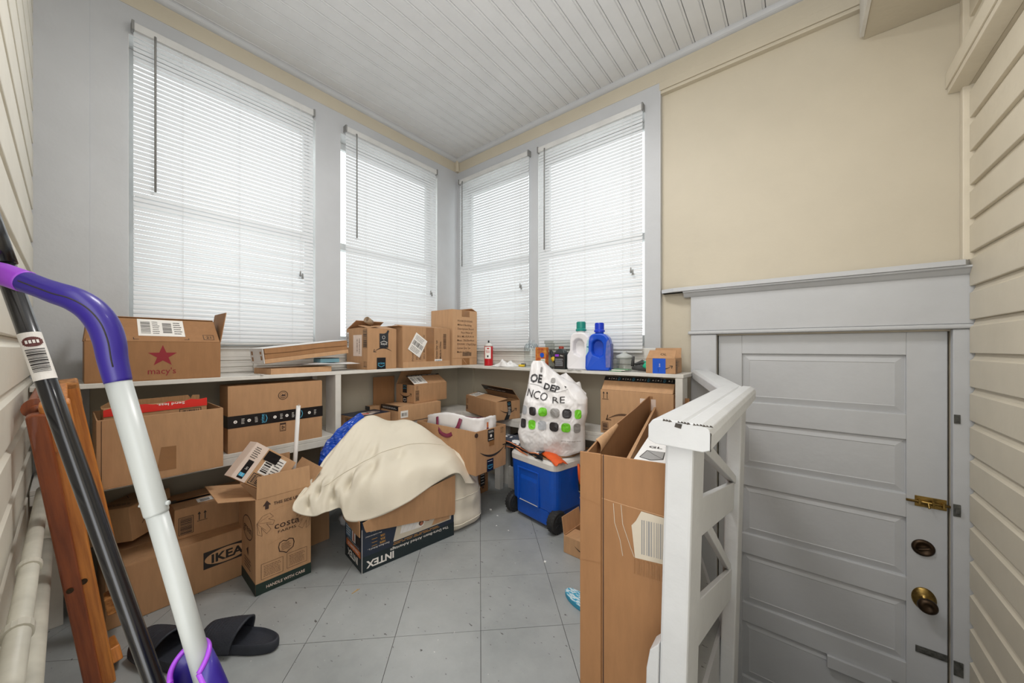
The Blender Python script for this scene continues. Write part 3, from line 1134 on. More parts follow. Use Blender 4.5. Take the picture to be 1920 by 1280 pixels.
# ================================================================== SHELVING
SZ, SB = 0.895, 0.530          # tops of the upper and lower shelf
FX, FY = -2.10, 1.97           # front edges along the window wall and the door wall
sh = thing('corner_shelving', 'white painted two-tier corner shelving under the windows holding cartons', 'shelving', (0, 0, 0))
def part(nm, m, *bx, parent=sh, bevel=0.002, **k):
    g = G()
    for b in bx:
        g.box(*b)
    return ob(nm, g, m, parent, bevel=bevel, **k)
WX, WY = XL + 0.0085, YF - 0.0145
part('upper_shelf', 'shelf_paint', (XL + 0.006, YN + 0.021, SZ - 0.019, FX, YF - 0.007, SZ))
part('upper_shelf', 'shelf_paint', (FX + 0.0005, FY, SZ - 0.019, -0.462, YF - 0.007, SZ))
part('lower_shelf', 'shelf_paint', (WX, YN + 0.021, SB - 0.02, FX, WY, SB))
part('lower_shelf', 'shelf_paint', (FX + 0.0005, FY, SB - 0.02, -0.50, WY, SB))
part('shelf_face', 'shelf_paint', (FX - 0.02, YN + 0.021, SB - 0.055, FX, WY, SB - 0.0205))
part('shelf_face', 'shelf_paint', (FX + 0.0005, FY, SB - 0.055, -0.50, FY + 0.02, SB - 0.0205))
part('upright', 'shelf_paint', (FX - 0.125, 0.975, SB + 0.0005, FX, 1.008, SZ - 0.0195))
part('upright', 'shelf_paint', (-0.502, FY + 0.002, 0.0, -0.466, FY + 0.10, SZ - 0.0195))
part('upright', 'shelf_paint', (WX, 0.955, SB + 0.0005, WX + 0.03, 0.985, SZ - 0.0195))
part('leg', 'shelf_paint', (-1.750, 1.972, 0.0, -1.700, 2.012, SB - 0.0555))
part('leg', 'shelf_paint', (-1.775, 2.09, 0.0, -1.72, 2.12, SB - 0.0555))
part('leg', 'shelf_paint', (FX - 0.09, -0.05, 0.0, FX - 0.04, -0.01, SB - 0.0555))
part('leg', 'shelf_paint', (FX - 0.055, 0.915, 0.0, FX - 0.021, 0.95, SB - 0.0555))

# ================================================================== UPPER SHELF, LEFT
# red-star carton
L, W, H = 0.410, 0.215, 0.163
t, fl = carton('long brown carton with red star printed on its front on the upper shelf', (-2.112, 0.039, SZ), 90, L, W, H, True,
               {'F': (43, 0.145), 'B': (47, 0.145), 'L': (84, 0.10), 'R': (99, 0.142)}, m='kraft_deep')
d = face(t, 'F', L, W, H)
cx, cy, r1, r2 = 0.215, 0.102, 0.047, 0.0185
star = []
for i in range(10):
    a = PI / 2 + i * PI / 5
    rr = r1 if i % 2 == 0 else r2
    star.append((cx + rr * math.cos(a), cy + rr * math.sin(a)))
for i in range(5):
    d.poly([(cx, cy), star[2 * i - 1], star[2 * i], star[(2 * i + 1) % 10]], 'star_red', False)
d.text("macy's", cx - 0.003, 0.040, 0.026, 'star_red', w=0.088)
d.done()
d = flap_face(t, fl['F'])
d.frame(0.352, 0.014, 0.036, 0.032, 0.0018, 'ink')
d.text('21', 0.370, 0.030, 0.016, 'ink')
d.line([(0.285, 0.012), (0.300, 0.012), (0.300, 0.022)], 0.0018, 'ink')
d.line([(0.130, 0.022), (0.130, 0.012), (0.145, 0.012)], 0.0018, 'ink')
d.done()
ship_label(t, flap_face(t, fl['F']), 0.145, 0.034, 0.145, 0.108, -1, seed=4)
d = face(t, 'L', L, W, H)
d.rect(0.15, 0.02, 0.03, 0.06, 'tape_brown')
d.rect(0.13, 0.10, 0.03, 0.06, 'tape_brown')
d.done('packing_tape')

# thin carton lying flat, with the tilted mailer box over it
L, W, H = 0.325, 0.185, 0.030
t, fl = carton('thin tan carton lying flat on the upper shelf under the tilted crushed box', (-2.108, 0.652, SZ), 97, L, W, H, m='kraft_light', seam=False)
g = G()                                       # bubble mailer
def mail(u, v):
    a, b = u - 0.5, v - 0.5
    e = max(0, 1 - (2 * a) ** 4) * max(0, 1 - (2 * b) ** 4)
    return (a * 0.34, b * 0.17, 0.010 * e + 0.004 * math.sin(u * 9) * math.sin(v * 7) * e)
def mail2(u, v):
    x, y, z = mail(u, v)
    return (x, y, -0.3 * z)
g.grid(17, 9, mail)
g.grid(17, 9, mail2)
o = ob('bubble_mailer', g, 'clear_plastic' if False else 'bag_white', None, smooth=True)
o.location = (-2.215, 0.985, SZ + 0.040)
o.rotation_euler = (R(-2), R(1), R(92))
tag(o, 'flat white bubble mailer sticking out between two flat cartons', 'envelope')
t = thing('small_box', 'small light blue box lying on the white bubble mailer', 'box', (-2.155, 0.915, SZ + 0.052), 96)
g = G()
g.box(0, 0, 0, 0.115, 0.075, 0.022)
ob('body', g, 'box_blue', t, bevel=0.001)
g = G()
g.box(0.001, 0.001, 0.0223, 0.114, 0.074, 0.026)
ob('lid', g, 'charcoal', t, bevel=0.001)
# tilted crushed box
L, W, H = 0.440, 0.180, 0.078
M = Matrix.Translation((-2.112, 0.628, SZ + 0.0545)) @ Matrix.Rotation(R(92), 4, 'Z') @ Matrix.Rotation(R(-6.8), 4, 'Y')
t = thing('cardboard_box', 'long flat crushed box tilted upwards with white paper top on the upper shelf', 'box', M=M)
g = G()
g.box(0, 0.006, 0, L, W, H)
ob('body', g, 'kraft', t, bevel=0.003)
g = G()                                        # layered crushed front
g.prism([(0, 0.002), (L, 0.0), (L, 0.022), (0, 0.024)], -0.002, 0.006, 'xz')
ob('lower_fold', g, 'kraft_light', t, bevel=0.001)
g = G()
g.prism([(0.003, 0.025), (L - 0.004, 0.023), (L - 0.002, 0.044), (L * 0.6, 0.049), (L * 0.3, 0.046), (0.003, 0.050)], 0.0, 0.006, 'xz')
g.prism([(0.003, 0.052), (L * 0.3, 0.048), (L * 0.6, 0.051), (L - 0.002, 0.046), (L, 0.076), (0.003, 0.078)], -0.003, 0.006, 'xz')
ob('crushed_fold', g, 'kraft_deep', t, bevel=0.001)
g = G()
g.box(-0.003, -0.003, H + 0.0003, L - 0.01, W, H + 0.003)
g.box(-0.0035, -0.001, 0.002, -0.0003, W, H + 0.0025)
ob('paper_cover', g, 'paper', t, bevel=0.001)
d = Dec(t, (-0.0035, W, 0), (0, -1, 0), (0, 0, 1))
d.rect(0.02, 0.045, 0.022, 0.02, 'kraft_deep').rect(0.02, 0.012, 0.022, 0.022, 'kraft_deep').rect(0.14, 0.05, 0.02, 0.014, 'kraft_deep').rect(0.145, 0.02, 0.018, 0.022, 'kraft_deep')
d.done()
g = G()
for i in range(7):
    a = i * 0.9
    p = (math.cos(a) * 0.016 * (i % 3), math.sin(a) * 0.018)
    g.prism([(p[0], p[1]), (p[0] + 0.020, p[1] + 0.004), (p[0] + 0.012, p[1] + 0.016)], 0.0006 * i, 0.0006 * i + 0.0005)
o = ob('paper_scrap', g, 'paper', None)
o.location = (-2.135, 0.578, SZ + 0.0006)
o.scale = (1.5, 1.5, 2.0)
tag(o, 'crumpled scrap of paper lying on the upper shelf beside the thin tan carton', 'paper')

# carton with the upside-down swoosh
L, W, H = 0.216, 0.235, 0.262
t, fl = carton('opened brown carton with an upside-down arrow swoosh, left of the one with sideways writing', (-2.107, 1.177, SZ), 94, L, W, H, True,
               {'L': (12, 0.10), 'R': (-4, 0.10), 'F': (11, 0.115), 'B': (28, 0.115)})
d = face(t, 'F', L, W, H)
d.smile(0.112, 0.115, 0.130, 'ink', flip=-1, mirror=-1)
d.done()
d = face(t, 'F', L, W, H)
d.h = 0.0016
d.rect(0.084, 0.139, 0.066, 0.092, 'tape_black')
d.text('prime', 0.117, 0.160, 0.016, 'label_white', rot=180, w=0.046)
d.line([(0.092, 0.173), (0.117, 0.183), (0.142, 0.173)], 0.003, 'label_white')
d.ring(0.115, 0.206, 0.010, 0.002, 'label_white')
d.poly([(0.118, 0.231), (0.150, 0.231), (0.157, 0.250), (0.146, 0.256), (0.135, 0.238)], 'tape_black')
d.rect(0.064, 0.0, 0.066, 0.075, 'tape_black')
d.text('prime', 0.097, 0.040, 0.016, 'tape_cyan', w=0.050)
d.line([(0.074, 0.024), (0.097, 0.015), (0.120, 0.024)], 0.003, 'tape_cyan')
d.done('packing_tape', 'black printed parcel tape')
d = face(t, 'L', L, W, H)
d.frame(0.188, 0.140, 0.040, 0.112, 0.0024, 'ink')
d.bars(0.191, 0.146, 0.034, 0.10, 'ink', 12, False, 5)
d.up_arrows(0.200, 0.046, 0.034, 'ink', -1)
d.rect(0.006, 0.14, 0.022, 0.10, 'paper')
d.bars(0.009, 0.15, 0.016, 0.08, 'ink', 14, False, 8)
d.done()
d = face(t, 'L', L, W, H)
d.rect(0.078, 0.085, 0.096, 0.136, 'paper_pinkish')
d.bars(0.118, 0.11, 0.009, 0.085, 'ink_soft', 12, False, 3)
d.bars(0.142, 0.10, 0.011, 0.10, 'ink_soft', 14, False, 4)
d.done('shipping_label', 'faded pinkish shipping label')
g = G()
pts = []
for k in range(2):
    r = 0.021 - 0.003 * k
    g.lathe([(r, 0), (r, 0.05), (r - 0.002, 0.05), (r - 0.002, 0)], 18, (0, 0, 0))
o = ob('tape_roll', g, 'grey_roll', None, smooth=True)
o.matrix_world = Matrix.Translation((-2.215, 1.262, SZ + H + 0.040)) @ Matrix.Rotation(R(64), 4, 'X') @ Matrix.Rotation(R(20), 4, 'Y')
tag(o, 'grey brown tape roll poking out of the carton with the upside-down swoosh', 'roll')

# carton with sideways writing
L, W, H = 0.445, 0.20, 0.285
t, fl = carton('battered brown carton with sideways black writing and a tilted white label', (-2.104, 1.428, SZ), 93, L, W, H, True,
               {'F': (9, 0.10), 'B': (5, 0.10), 'L': (170, 0.02), 'R': (0, 0.09)})
d = face(t, 'F', L, W, H)
for i, (s, x, w_) in enumerate((('PO:HKZ91P5543', 0.085, 0.145), ('Descript: Round', 0.120, 0.160), ('Floor Pillow 32"', 0.150, 0.16), ('SKU: MIL-FLPLW-W', 0.185, 0.2),
                                ('Meas: 39x36x46cm', 0.222, 0.2), ('G.W/N.W: 2.7kg/2.2kg', 0.26, 0.20), ('Carton Qty: 1pc', 0.305, 0.16), ('Made in China', 0.342, 0.15))):
    d.text(s, x, 0.045 + w_ / 2, 0.016, 'ink_soft' if i < 6 else 'ink', rot=90, w=w_ * (0.88 if i else 1), bold=0.01)
d.bars(0.372, 0.13, 0.030, 0.115, 'ink_soft', 24, False, 2)
d.done()
d = face(t, 'F', L, W, H)
d.h = 0.0016
d.rect(0.205, 0.03, 0.075, 0.255, 'tape_brown')
d.rect(0.19, 0.0, 0.085, 0.026, 'tape_brown')
d.done('packing_tape', 'brown parcel tape with creases')
d = face(t, 'F', L, W, H)
d.h = 0.0022
ship_label(t, d, 0.130, 0.090, 0.118, 0.138, 0, seed=9)
o = t.children[-1]
o.rotation_euler = (0, R(-32) * -1, 0)
o.location = (-0.0100, -0.0004, -0.0)
o.matrix_local = Matrix.Translation((0.128, 0, 0.158)) @ Matrix.Rotation(R(32), 4, 'Y') @ Matrix.Translation((-0.189, -0.0004, -0.159))
d = face(t, 'F', L, W, H)
d.h = 0.002
d.rect(0.285, -0.006 + 0.008, 0.075, 0.052, 'label_white')
d.bars(0.293, 0.010, 0.058, 0.036, 'print_blue', 10, True, 3)
d.done('barcode_sticker', 'small white barcode sticker')
g = G()
g.box(0.002, -0.0035, 0.0, 0.440, -0.0006, 0.040)
ob('bottom_flap_edge', g, 'kraft_light', t, bevel=0.001)

# tall carton in the corner
L, W, H = 0.272, 0.262, 0.440
t, fl = carton('tall brown carton with lines of black writing standing in the corner', (-2.116, 1.887, SZ), 90, L, W, H, False, {'R': (24, 0.06)}, m='kraft_light')
d = face(t, 'F', L, W, H)
for i, (s, x, wq) in enumerate((('PO:HKZ91P5543', 0.052, 0.165), ('Millard Bedding', 0.052, 0.155), ('Descriptions: Round', 0.052, 0.18), ('Floor Pillow 32"', 0.09, 0.135),
                           ('SKU: MIL-FLPLW-W', 0.048, 0.19), ('Meas.: 30x30x44cm', 0.048, 0.19), ('GW/NW: 2.7kgs/2.2kgs', 0.046, 0.21), ('Carton Qty: 1pc', 0.046, 0.15), ('Made in China', 0.046, 0.14))):
    d.text(s, x, 0.355 - i * 0.031, 0.016, 'ink_soft', anchor='l', w=wq, bold=0.006)
d.bars(0.105, 0.072, 0.10, 0.03, 'ink', 24, True, 4)
d.done()
d = face(t, 'F', L, W, H)
d.rect(0.10, 0.39, 0.085, 0.05, 'tape_brown').rect(0.10, 0.0, 0.085, 0.055, 'tape_brown')
d.line([(0.10, 0.06), (0.15, 0.01)], 0.003, 'kraft_light')
d.line([(0.0, 0.056), (L, 0.056)], 0.0015, 'tape_brown')
d.done('packing_tape', 'brown parcel tape')

# ================================================================== LOWER SHELF, LEFT BAY
L, W, H = 0.352, 0.305, 0.247
t, fl = carton('open-topped plain brown carton on the lower shelf with a red-edged box inside', (-1.905, 0.062, SB + 0.001), 90, L, W, H, True, {})
d = face(t, 'F', L, W, H)
d.poly([(0.150, 0.03), (0.205, 0.028), (0.205, 0.118), (0.163, 0.120)], 'tape_brown')
d.done('packing_tape', 'translucent brown tape patch')
d = face(t, 'F', L, W, H)
d.line([(0.012, 0.004), (0.012, 0.243)], 0.002, 'ink_soft')
d.done('edge_crease')
L2, W2, H2 = 0.290, 0.020, 0.272
M = Matrix.Translation((-1.965, 0.085, SB + 0.008)) @ Matrix.Rotation(R(90), 4, 'Z') @ Matrix.Rotation(R(-1.0), 4, 'Y')
t = thing('cardboard_box', 'narrow box with torn red printed edge standing inside the open brown carton', 'box', M=M)
g = G()
g.box(0, 0, 0, L2, W2, H2)
ob('body', g, 'kraft', t, bevel=0.001)
g = G()
rr = random.Random(3)
top = [(0.0, H2 - 0.006)]
x = 0.02
while x < L2 - 0.01:
    top.append((x, H2 + rr.uniform(-0.002, 0.007)))
    x += 0.022
top.append((L2 + 0.001, H2 + 0.006))
g.prism([(0.0, H2 - 0.030), (L2 + 0.001, H2 - 0.026)] + top[::-1], -0.0022, -0.0003, 'xz')
ob('red_band', g, 'red_print', t)
d = Dec(t, (0, -0.0022, 0), (1, 0, 0), (0, 0, 1))
d.text('Send less.', 0.180, H2 - 0.006, 0.010, 'label_white', rot=180, w=0.082, bold=0.02)
d.done()
d = Dec(t, (0, 0, 0), (1, 0, 0), (0, 0, 1))
d.frame(0.205, H2 - 0.075, 0.066, 0.043, 0.002, 'ink')
d.bars(0.212, H2 - 0.070, 0.052, 0.033, 'ink_brown', 11, True, 3)
d.done()
t = thing('cardboard_sheet', 'dark brown folded cardboard standing behind the red-edged box', 'cardboard', (-2.055, 0.078, SB + 0.008), 90)
g = G()
g.prism([(0.0, 0.0), (0.285, 0.0), (0.285, 0.288), (0.262, 0.290), (0.256, 0.276), (0.248, 0.291), (0.02, 0.286), (0.0, 0.272)], 0, 0.004, 'xz')
ob('panel', g, 'kraft_inner', t)
g = G()
g.box(0.0, -0.07, 0.0, 0.004, -0.0005, 0.268)
ob('side_wing', g, 'kraft_inner', t)

L, W, H = 0.428, 0.145, 0.316
t, fl = carton('wide flat brown carton banded with black tape standing on the lower shelf', (-2.104, 0.474, SB), 90, L, W, H, False)
d = face(t, 'F', L, W, H)
tape_print(d, -0.001, 0.118, L + 0.004, 0.058, 1)
d.done('packing_tape', 'black tape printed with white pictograms')
d = Dec(t, (0, W, 0), (0, -1, 0), (0, 0, 1))
d.rect(0, 0.118, W, 0.058, 'tape_black')
d.done('packing_tape', 'black tape round the end')
d = face(t, 'F', L, W, H)
d.ring(0.232, 0.255, 0.0215, 0.003, 'ink_brown')
d.ring(0.232, 0.255, 0.0145, 0.0014, 'ink_brown')
d.poly([(0.222, 0.250), (0.243, 0.250), (0.241, 0.262), (0.236, 0.258), (0.228, 0.262)], 'ink_brown')
d.lines_of_text(0.220, 0.240, 0.024, 0.006, 'ink_brown', 1)
d.frame(0.218, 0.070, 0.026, 0.040, 0.0022, 'ink_brown')
d.ring(0.231, 0.088, 0.0078, 0.003, 'ink_brown', 3)
d.lines_of_text(0.221, 0.072, 0.020, 0.006, 'ink_brown', 2)
d.rect(0.219, 0.102, 0.024, 0.007, 'ink_brown')
d.done()

# ================================================================== LOWER SHELF, CORNER BAY
L, W, H = 0.250, 0.185, 0.078
t, fl = carton('low carton with a dark blue printed top on the lower shelf right of the upright', (-2.105, 1.098, SB), 94, L, W, H, False, m='kraft', seam=False)
d = face(t, 'T', L, W, H, 0.0)
d.rect(0.0, 0.0, L, W, 'navy')
d.poly([(0.03, 0.045), (0.12, 0.020), (0.20, 0.06), (0.19, 0.10), (0.10, 0.12)], 'paper_pinkish')
d.poly([(0.070, 0.055), (0.125, 0.045), (0.135, 0.072), (0.083, 0.082)], 'red_print')
d.ring(0.175, 0.085, 0.040, 0.012, 'paper_pinkish', ry=0.034)
d.ring(0.175, 0.085, 0.024, 0.008, 'paper_pinkish', ry=0.018)
d.done('printed_top', 'dark blue printed lid with a white and red picture')
d = face(t, 'L', L, W, H)
d.frame(0.075, 0.036, 0.10, 0.032, 0.0018, 'ink_brown')
d.bars(0.08, 0.040, 0.09, 0.024, 'ink_brown', 14, True, 2)
d.lines_of_text(0.075, 0.008, 0.09, 0.024, 'ink_brown', 3)
d.done()
L, W, H = 0.362, 0.21, 0.108
t, fl = carton('tan carton with a small white sticker carrying the swoosh carton on its top', (-2.085, 1.382, SB), 90, L, W, H, False, m='kraft_light', seam=False)
d = face(t, 'F', L, W, H)
d.rect(0.018, 0.030, 0.058, 0.048, 'label_white')
d.bars(0.026, 0.042, 0.042, 0.022, 'ink', 12, True, 5)
d.done('barcode_sticker', 'white barcode sticker')
d = face(t, 'L', L, W, H)
d.rect(0.0, H - 0.028, W, 0.028, 'tape_black')
d.lines_of_text(0.02, H - 0.02, W - 0.04, 0.012, 'label_white', 2)
d.done('packing_tape', 'black tape along the top edge')
d = face(t, 'T', L, W, H, 0.0)
d.rect(0.0, 0.0, 0.022, W, 'tape_black')
d.done('packing_tape', 'black tape along the top edge')
L, W, H = 0.315, 0.205, 0.130
t, fl = carton('small half-open brown carton with a swoosh on its end, stacked on the tan carton', (-2.118, 1.535, SB + 0.1085), 94, L, W, H, True,
               {'F': (33, 0.112), 'B': (62, 0.105)})
d = face(t, 'L', L, W, H)
d.smile(0.105, 0.064, 0.125, 'ink')
d.done()
d = face(t, 'L', L, W, H)
d.h = 0.0016
d.rect(0.078, 0.072, 0.046, 0.058, 'tape_black').rect(0.078, 0.0, 0.046, 0.048, 'tape_black')
d.text('prime', 0.101, 0.030, 0.011, 'label_white', w=0.032)
d.text('prime', 0.101, 0.105, 0.011, 'tape_cyan', w=0.032)
d.line([(0.084, 0.018), (0.101, 0.010), (0.118, 0.018)], 0.002, 'label_white')
d.line([(0.084, 0.118), (0.101, 0.124), (0.118, 0.118)], 0.002, 'tape_cyan')
d.done('packing_tape', 'black printed parcel tape')
d = face(t, 'F', L, W, H)
d.frame(0.010, 0.018, 0.030, 0.072, 0.002, 'ink')
d.bars(0.013, 0.022, 0.024, 0.064, 'ink', 12, False, 5)
d.up_arrows(0.018, 0.104, 0.018, 'ink')
d.done()
ff = flap_face(t, fl['F'])
ship_label(t, ff, 0.004, 0.010, 0.125, 0.088, 0, seed=12)
ff = flap_face(t, fl['F'])
ff.rect(0, 0.100, L, 0.014, 'tape_black')
ff.lines_of_text(0.01, 0.103, L - 0.02, 0.007, 'label_white', 1)
ff.done('packing_tape', 'torn black tape on the flap edge')
t = thing('cardboard_sheet', 'brown cardboard panel standing against the wall behind the swoosh carton', 'cardboard', (-2.372, 1.368, SB + 0.001), 90)
g = G()
g.box(0, 0, 0, 0.17, 0.004, 0.292)
ob('panel', g, 'kraft_deep', t)
t, fl = carton('flat brown carton with black tape behind the dark blue topped one', (-2.298, 1.300, SB), 90, 0.075, 0.06, 0.100, False, m='kraft_light', seam=False)
d = face(t, 'L', 0.075, 0.06, 0.100)
d.rect(0, 0.074, 0.06, 0.026, 'tape_black')
d.done('packing_tape', 'black tape')

# carton with lifted black-taped flap, on the lower shelf right of the corner
L, W, H = 0.470, 0.200, 0.128
t, fl = carton('brown carton with black-taped flap lifted open on the lower shelf behind the tote bag', (-2.071, 1.988, SB + 0.001), -18, L, W, H, True,
               {'F': (11, 0.105), 'B': (52, 0.100)})
d = face(t, 'R', L, W, H)
d.smile(0.100, 0.070, 0.130, 'ink')
d.done()
d = face(t, 'R', L, W, H)
d.h = 0.0016
d.poly([(0.088, H), (0.122, H), (0.128, 0.062), (0.102, 0.0), (0.066, 0.0), (0.096, 0.06)], 'tape_black')
d.ring(0.106, 0.110, 0.008, 0.002, 'tape_cyan')
d.lines_of_text(0.098, 0.03, 0.022, 0.06, 'label_white', 6)
d.done('packing_tape', 'black printed parcel tape hanging loose')
d = face(t, 'F', L, W, H)
d.up_arrows(0.022, 0.076, 0.030, 'ink_brown')
d.bars(0.010, 0.02, 0.03, 0.03, 'ink_brown', 8, False, 2)
d.done()
ff = flap_face(t, fl['F'])
ship_label(t, ff, 0.03, 0.012, 0.12, 0.085, 0, seed=15)
ff = flap_face(t, fl['F'])
ff.rect(0, 0.095, L, 0.010, 'tape_black')
ff.done('packing_tape', 'black tape along the flap edge')
o, u, v, n = fl['B']
ff = Dec(t, o + u * L, -u, v)
ff.h = 0.0024
ff.rect(0.0, 0.052, L, 0.048, 'tape_black')
ff.lines_of_text(0.06, 0.060, L - 0.1, 0.012, 'label_white', 1, 5)
ff.done('packing_tape', 'wide black tape across the inside of the flap')

# ================================================================== FLOOR, LEFT
L, W, H = 0.802, 0.330, 0.212
t, fl = carton('long low brown carton with black oval logo on the floor under the lower shelf', (-1.964, 0.086, 0.001), 91.3, L, W, H, False, m='kraft')
d = face(t, 'F', L, W, H)
bx0, by0, bw, bh = 0.275, 0.088, 0.165, 0.072
d.rect(bx0, by0, bw, bh, 'ink')
d.disc(bx0 + bw / 2, by0 + bh / 2, bw / 2 - 0.004, 'kraft_light', 36, ry=bh / 2 - 0.005)
d.text('IKEA', bx0 + bw / 2, by0 + bh / 2, 0.036, 'ink', w=0.116, bold=0.045)
d.rect(0.022, 0.076, 0.036, 0.036, 'ink')
d.done()
L, W, H = 0.340, 0.225, 0.125
t, fl = carton('brown carton with shipping label and barcode stacked on the long low carton', (-2.055, 0.282, 0.2165), 89, L, W, H, False, m='kraft')
d = face(t, 'F', L, W, H)
d.frame(0.014, 0.016, 0.046, 0.074, 0.002, 'ink')
d.bars(0.018, 0.020, 0.038, 0.066, 'ink', 16, False, 6)
d.up_arrows(0.080, 0.062, 0.036, 'ink')
d.done()
ship_label(t, face(t, 'T', L, W, H), 0.080, 0.026, 0.165, 0.052, -1, seed=21)
d = face(t, 'T', L, W, H)
d.rect(0.0, W * 0.42, L, 0.042, 'tape_black')
d.h = 0.0046
d.rect(0.02, W * 0.46, L - 0.03, 0.026, 'kraft_deep')
d.done('packing_tape', 'black tape along the top seam')
M = Matrix.Translation((-2.205, 0.052, 0.236)) @ Matrix.Rotation(R(47), 4, 'Z') @ Matrix.Rotation(R(-6), 4, 'Y')
t, fl = carton('small plain brown carton turned at an angle beside the chair on the long low carton', (0, 0, 0), 0, 0.155, 0.205, 0.135, False, m='kraft_light', M=M)
d = face(t, 'T', 0.155, 0.205, 0.135)
d.rect(0.085, 0.12, 0.05, 0.045, 'ink')
d.line([(0.01, 0.1), (0.05, 0.13), (0.02, 0.16)], 0.002, 'ink_brown')
d.lines_of_text(0.01, 0.03, 0.12, 0.03, 'ink_brown', 2)
d.done()
d = face(t, 'R', 0.155, 0.205, 0.135)
d.line([(0.05, 0.05), (0.09, 0.09), (0.07, 0.11)], 0.003, 'ink_brown')
d.disc(0.12, 0.07, 0.008, 'ink_brown')
d.done()

# upright plant carton
L, W, H = 0.213, 0.265, 0.400
t, fl = carton('upright brown plant carton with dark green base band and leaf drawings', (-1.757, 0.488, 0.001), 88, L, W, H, True,
               {'F': (88, 0.092), 'B': (88, 0.105), 'L': (168, 0.125), 'R': (128, 0.085)}, m='kraft_light')
d = face(t, 'F', L, W, H)
d.rect(0, 0, L, 0.048, 'dark_green')
d.text('HANDLE WITH CARE', 0.112, 0.023, 0.0125, 'paper_pinkish', w=0.150, bold=0.02)
for a, b in ((0.020, 0.060), (0.115, 0.064)):
    d.frame(a, b, 0.080, 0.064, 0.0012, 'ink_brown')
    d.lines_of_text(a + 0.008, b + 0.008, 0.064, 0.048, 'ink_brown', 7, 3, 0.0016)
sx, sy = 0.113, 0.165
shd = [(-0.026, 0.022), (-0.012, 0.028), (0.0, 0.022), (0.012, 0.028), (0.026, 0.022), (0.030, 0.006), (0.026, -0.014), (0.010, -0.022), (0.0, -0.030), (-0.010, -0.022), (-0.026, -0.014), (-0.030, 0.006)]
d.line([(sx + a, sy + b) for a, b in shd], 0.0034, 'ink_brown', True)
d.lines_of_text(sx - 0.020, sy - 0.014, 0.040, 0.032, 'ink_brown', 6, 5, 0.0016)
d.text('costa', 0.115, 0.268, 0.030, 'ink_brown', w=0.098, bold=0.004)
d.text('FARMS', 0.115, 0.238, 0.0115, 'ink_brown', w=0.072)
d.text('THIS SIDE UP', 0.112, 0.366, 0.0125, 'ink_brown', w=0.094, bold=0.03)
for x in (0.040, 0.180):
    d.poly([(x - 0.015, 0.366), (x + 0.015, 0.366), (x, 0.386)], 'ink_brown', False)
    d.poly([(x - 0.0065, 0.350), (x + 0.0065, 0.350), (x + 0.0065, 0.366), (x - 0.0065, 0.366)], 'ink_brown')
def leaf(d, cx, cy, s, k):
    out = [(0, 0), (0.018, 0.022), (0.040, 0.026), (0.052, 0.010), (0.036, 0.006), (0.056, -0.006), (0.050, -0.020), (0.030, -0.010), (0.044, -0.034), (0.030, -0.046), (0.014, -0.020), (0.016, -0.050), (0.002, -0.040)]
    d.line([(cx + s * k * a, cy + k * b) for a, b in out], 0.0010, 'ink_brown', True)
    for q in ((0.040, 0.018), (0.050, -0.010), (0.032, -0.038), (0.010, -0.042)):
        d.line([(cx, cy), (cx + s * k * q[0] * 0.9, cy + k * q[1] * 0.9)], 0.0008, 'ink_brown')
leaf(d, 0.004, 0.300, 1, 1.15)
leaf(d, L - 0.004, 0.270, -1, 1.1)
d.line([(0.05, 0.332), (0.095, 0.345), (0.14, 0.346)], 0.0012, 'kraft')
d.line([(0.045, 0.198), (0.10, 0.212)], 0.0012, 'kraft')
d.done()
d = face(t, 'L', L, W, H)
d.rect(0, 0, W, 0.048, 'dark_green')
d.text('green', 0.15, 0.25, 0.035, 'ink_brown', rot=0, w=0.12)
d.ring(0.15, 0.25, 0.075, 0.004, 'ink_brown', ry=0.05)
d.poly([(0.13, 0.15), (0.16, 0.17), (0.16, 0.13)], 'ink_brown')
d.lines_of_text(0.1, 0.07, 0.1, 0.05, 'ink_brown', 4)
d.done()
# parcel poking out of it
_x = Vector((0.02, 0.774, -0.633)).normalized()
_z = Vector((-0.12, 0.66, 0.74))
_z = (_z - _x * _z.dot(_x)).normalized()
_y = _z.cross(_x)
M = Matrix(((_x.x, _y.x, _z.x, -1.785), (_x.y, _y.y, _z.y, 0.411), (_x.z, _y.z, _z.z, 0.513), (0, 0, 0, 1)))
t = thing('parcel_box', 'small pale parcel box with black print tilted inside the plant carton', 'box', M=M)
L, W, H = 0.195, 0.070, 0.152
g = G()
g.box(0, 0, 0, L, W, H)
ob('body', g, 'kraft_light', t, bevel=0.002)
g = G()
g.box(0.0, -0.0012, 0.0, 0.058, -0.0003, H)
g.box(-0.0012, 0.0, 0.0, -0.0003, W, H)
ob('printed_panel', g, 'paper_pinkish', t)
d = Dec(t, (0, -0.0012, 0), (1, 0, 0), (0, 0, 1))
d.rect(0.016, 0.008, 0.024, 0.075, 'tape_black')
d.rect(0.018, 0.016, 0.020, 0.014, 'tape_cyan')
d.text('in', 0.028, 0.050, 0.012, 'label_white', rot=90)
d.text('prime', 0.028, 0.023, 0.004, 'label_white', rot=90)
d.lines_of_text(0.010, 0.090, 0.030, 0.050, 'ink', 6, 5)
d.h = 0.0022
d.rect(0.062, 0.105, 0.060, 0.040, 'tape_black')
d.done()
d = Dec(t, (0, 0, 0), (1, 0, 0), (0, 0, 1))
d.frame(0.066, 0.006, 0.060, 0.040, 0.003, 'ink')
d.bars(0.070, 0.010, 0.050, 0.032, 'ink', 10, True, 3)
d.rect(0.075, 0.052, 0.080, 0.085, 'label_white')
d.bars(0.080, 0.060, 0.030, 0.06, 'ink', 8, False, 6)
d.lines_of_text(0.118, 0.060, 0.032, 0.07, 'ink', 6, 3)
d.done('shipping_label', 'white shipping label')
t = thing('paper_tube', 'thin white rolled paper tube standing in the plant carton', 'tube', (0, 0, 0))
g = G()
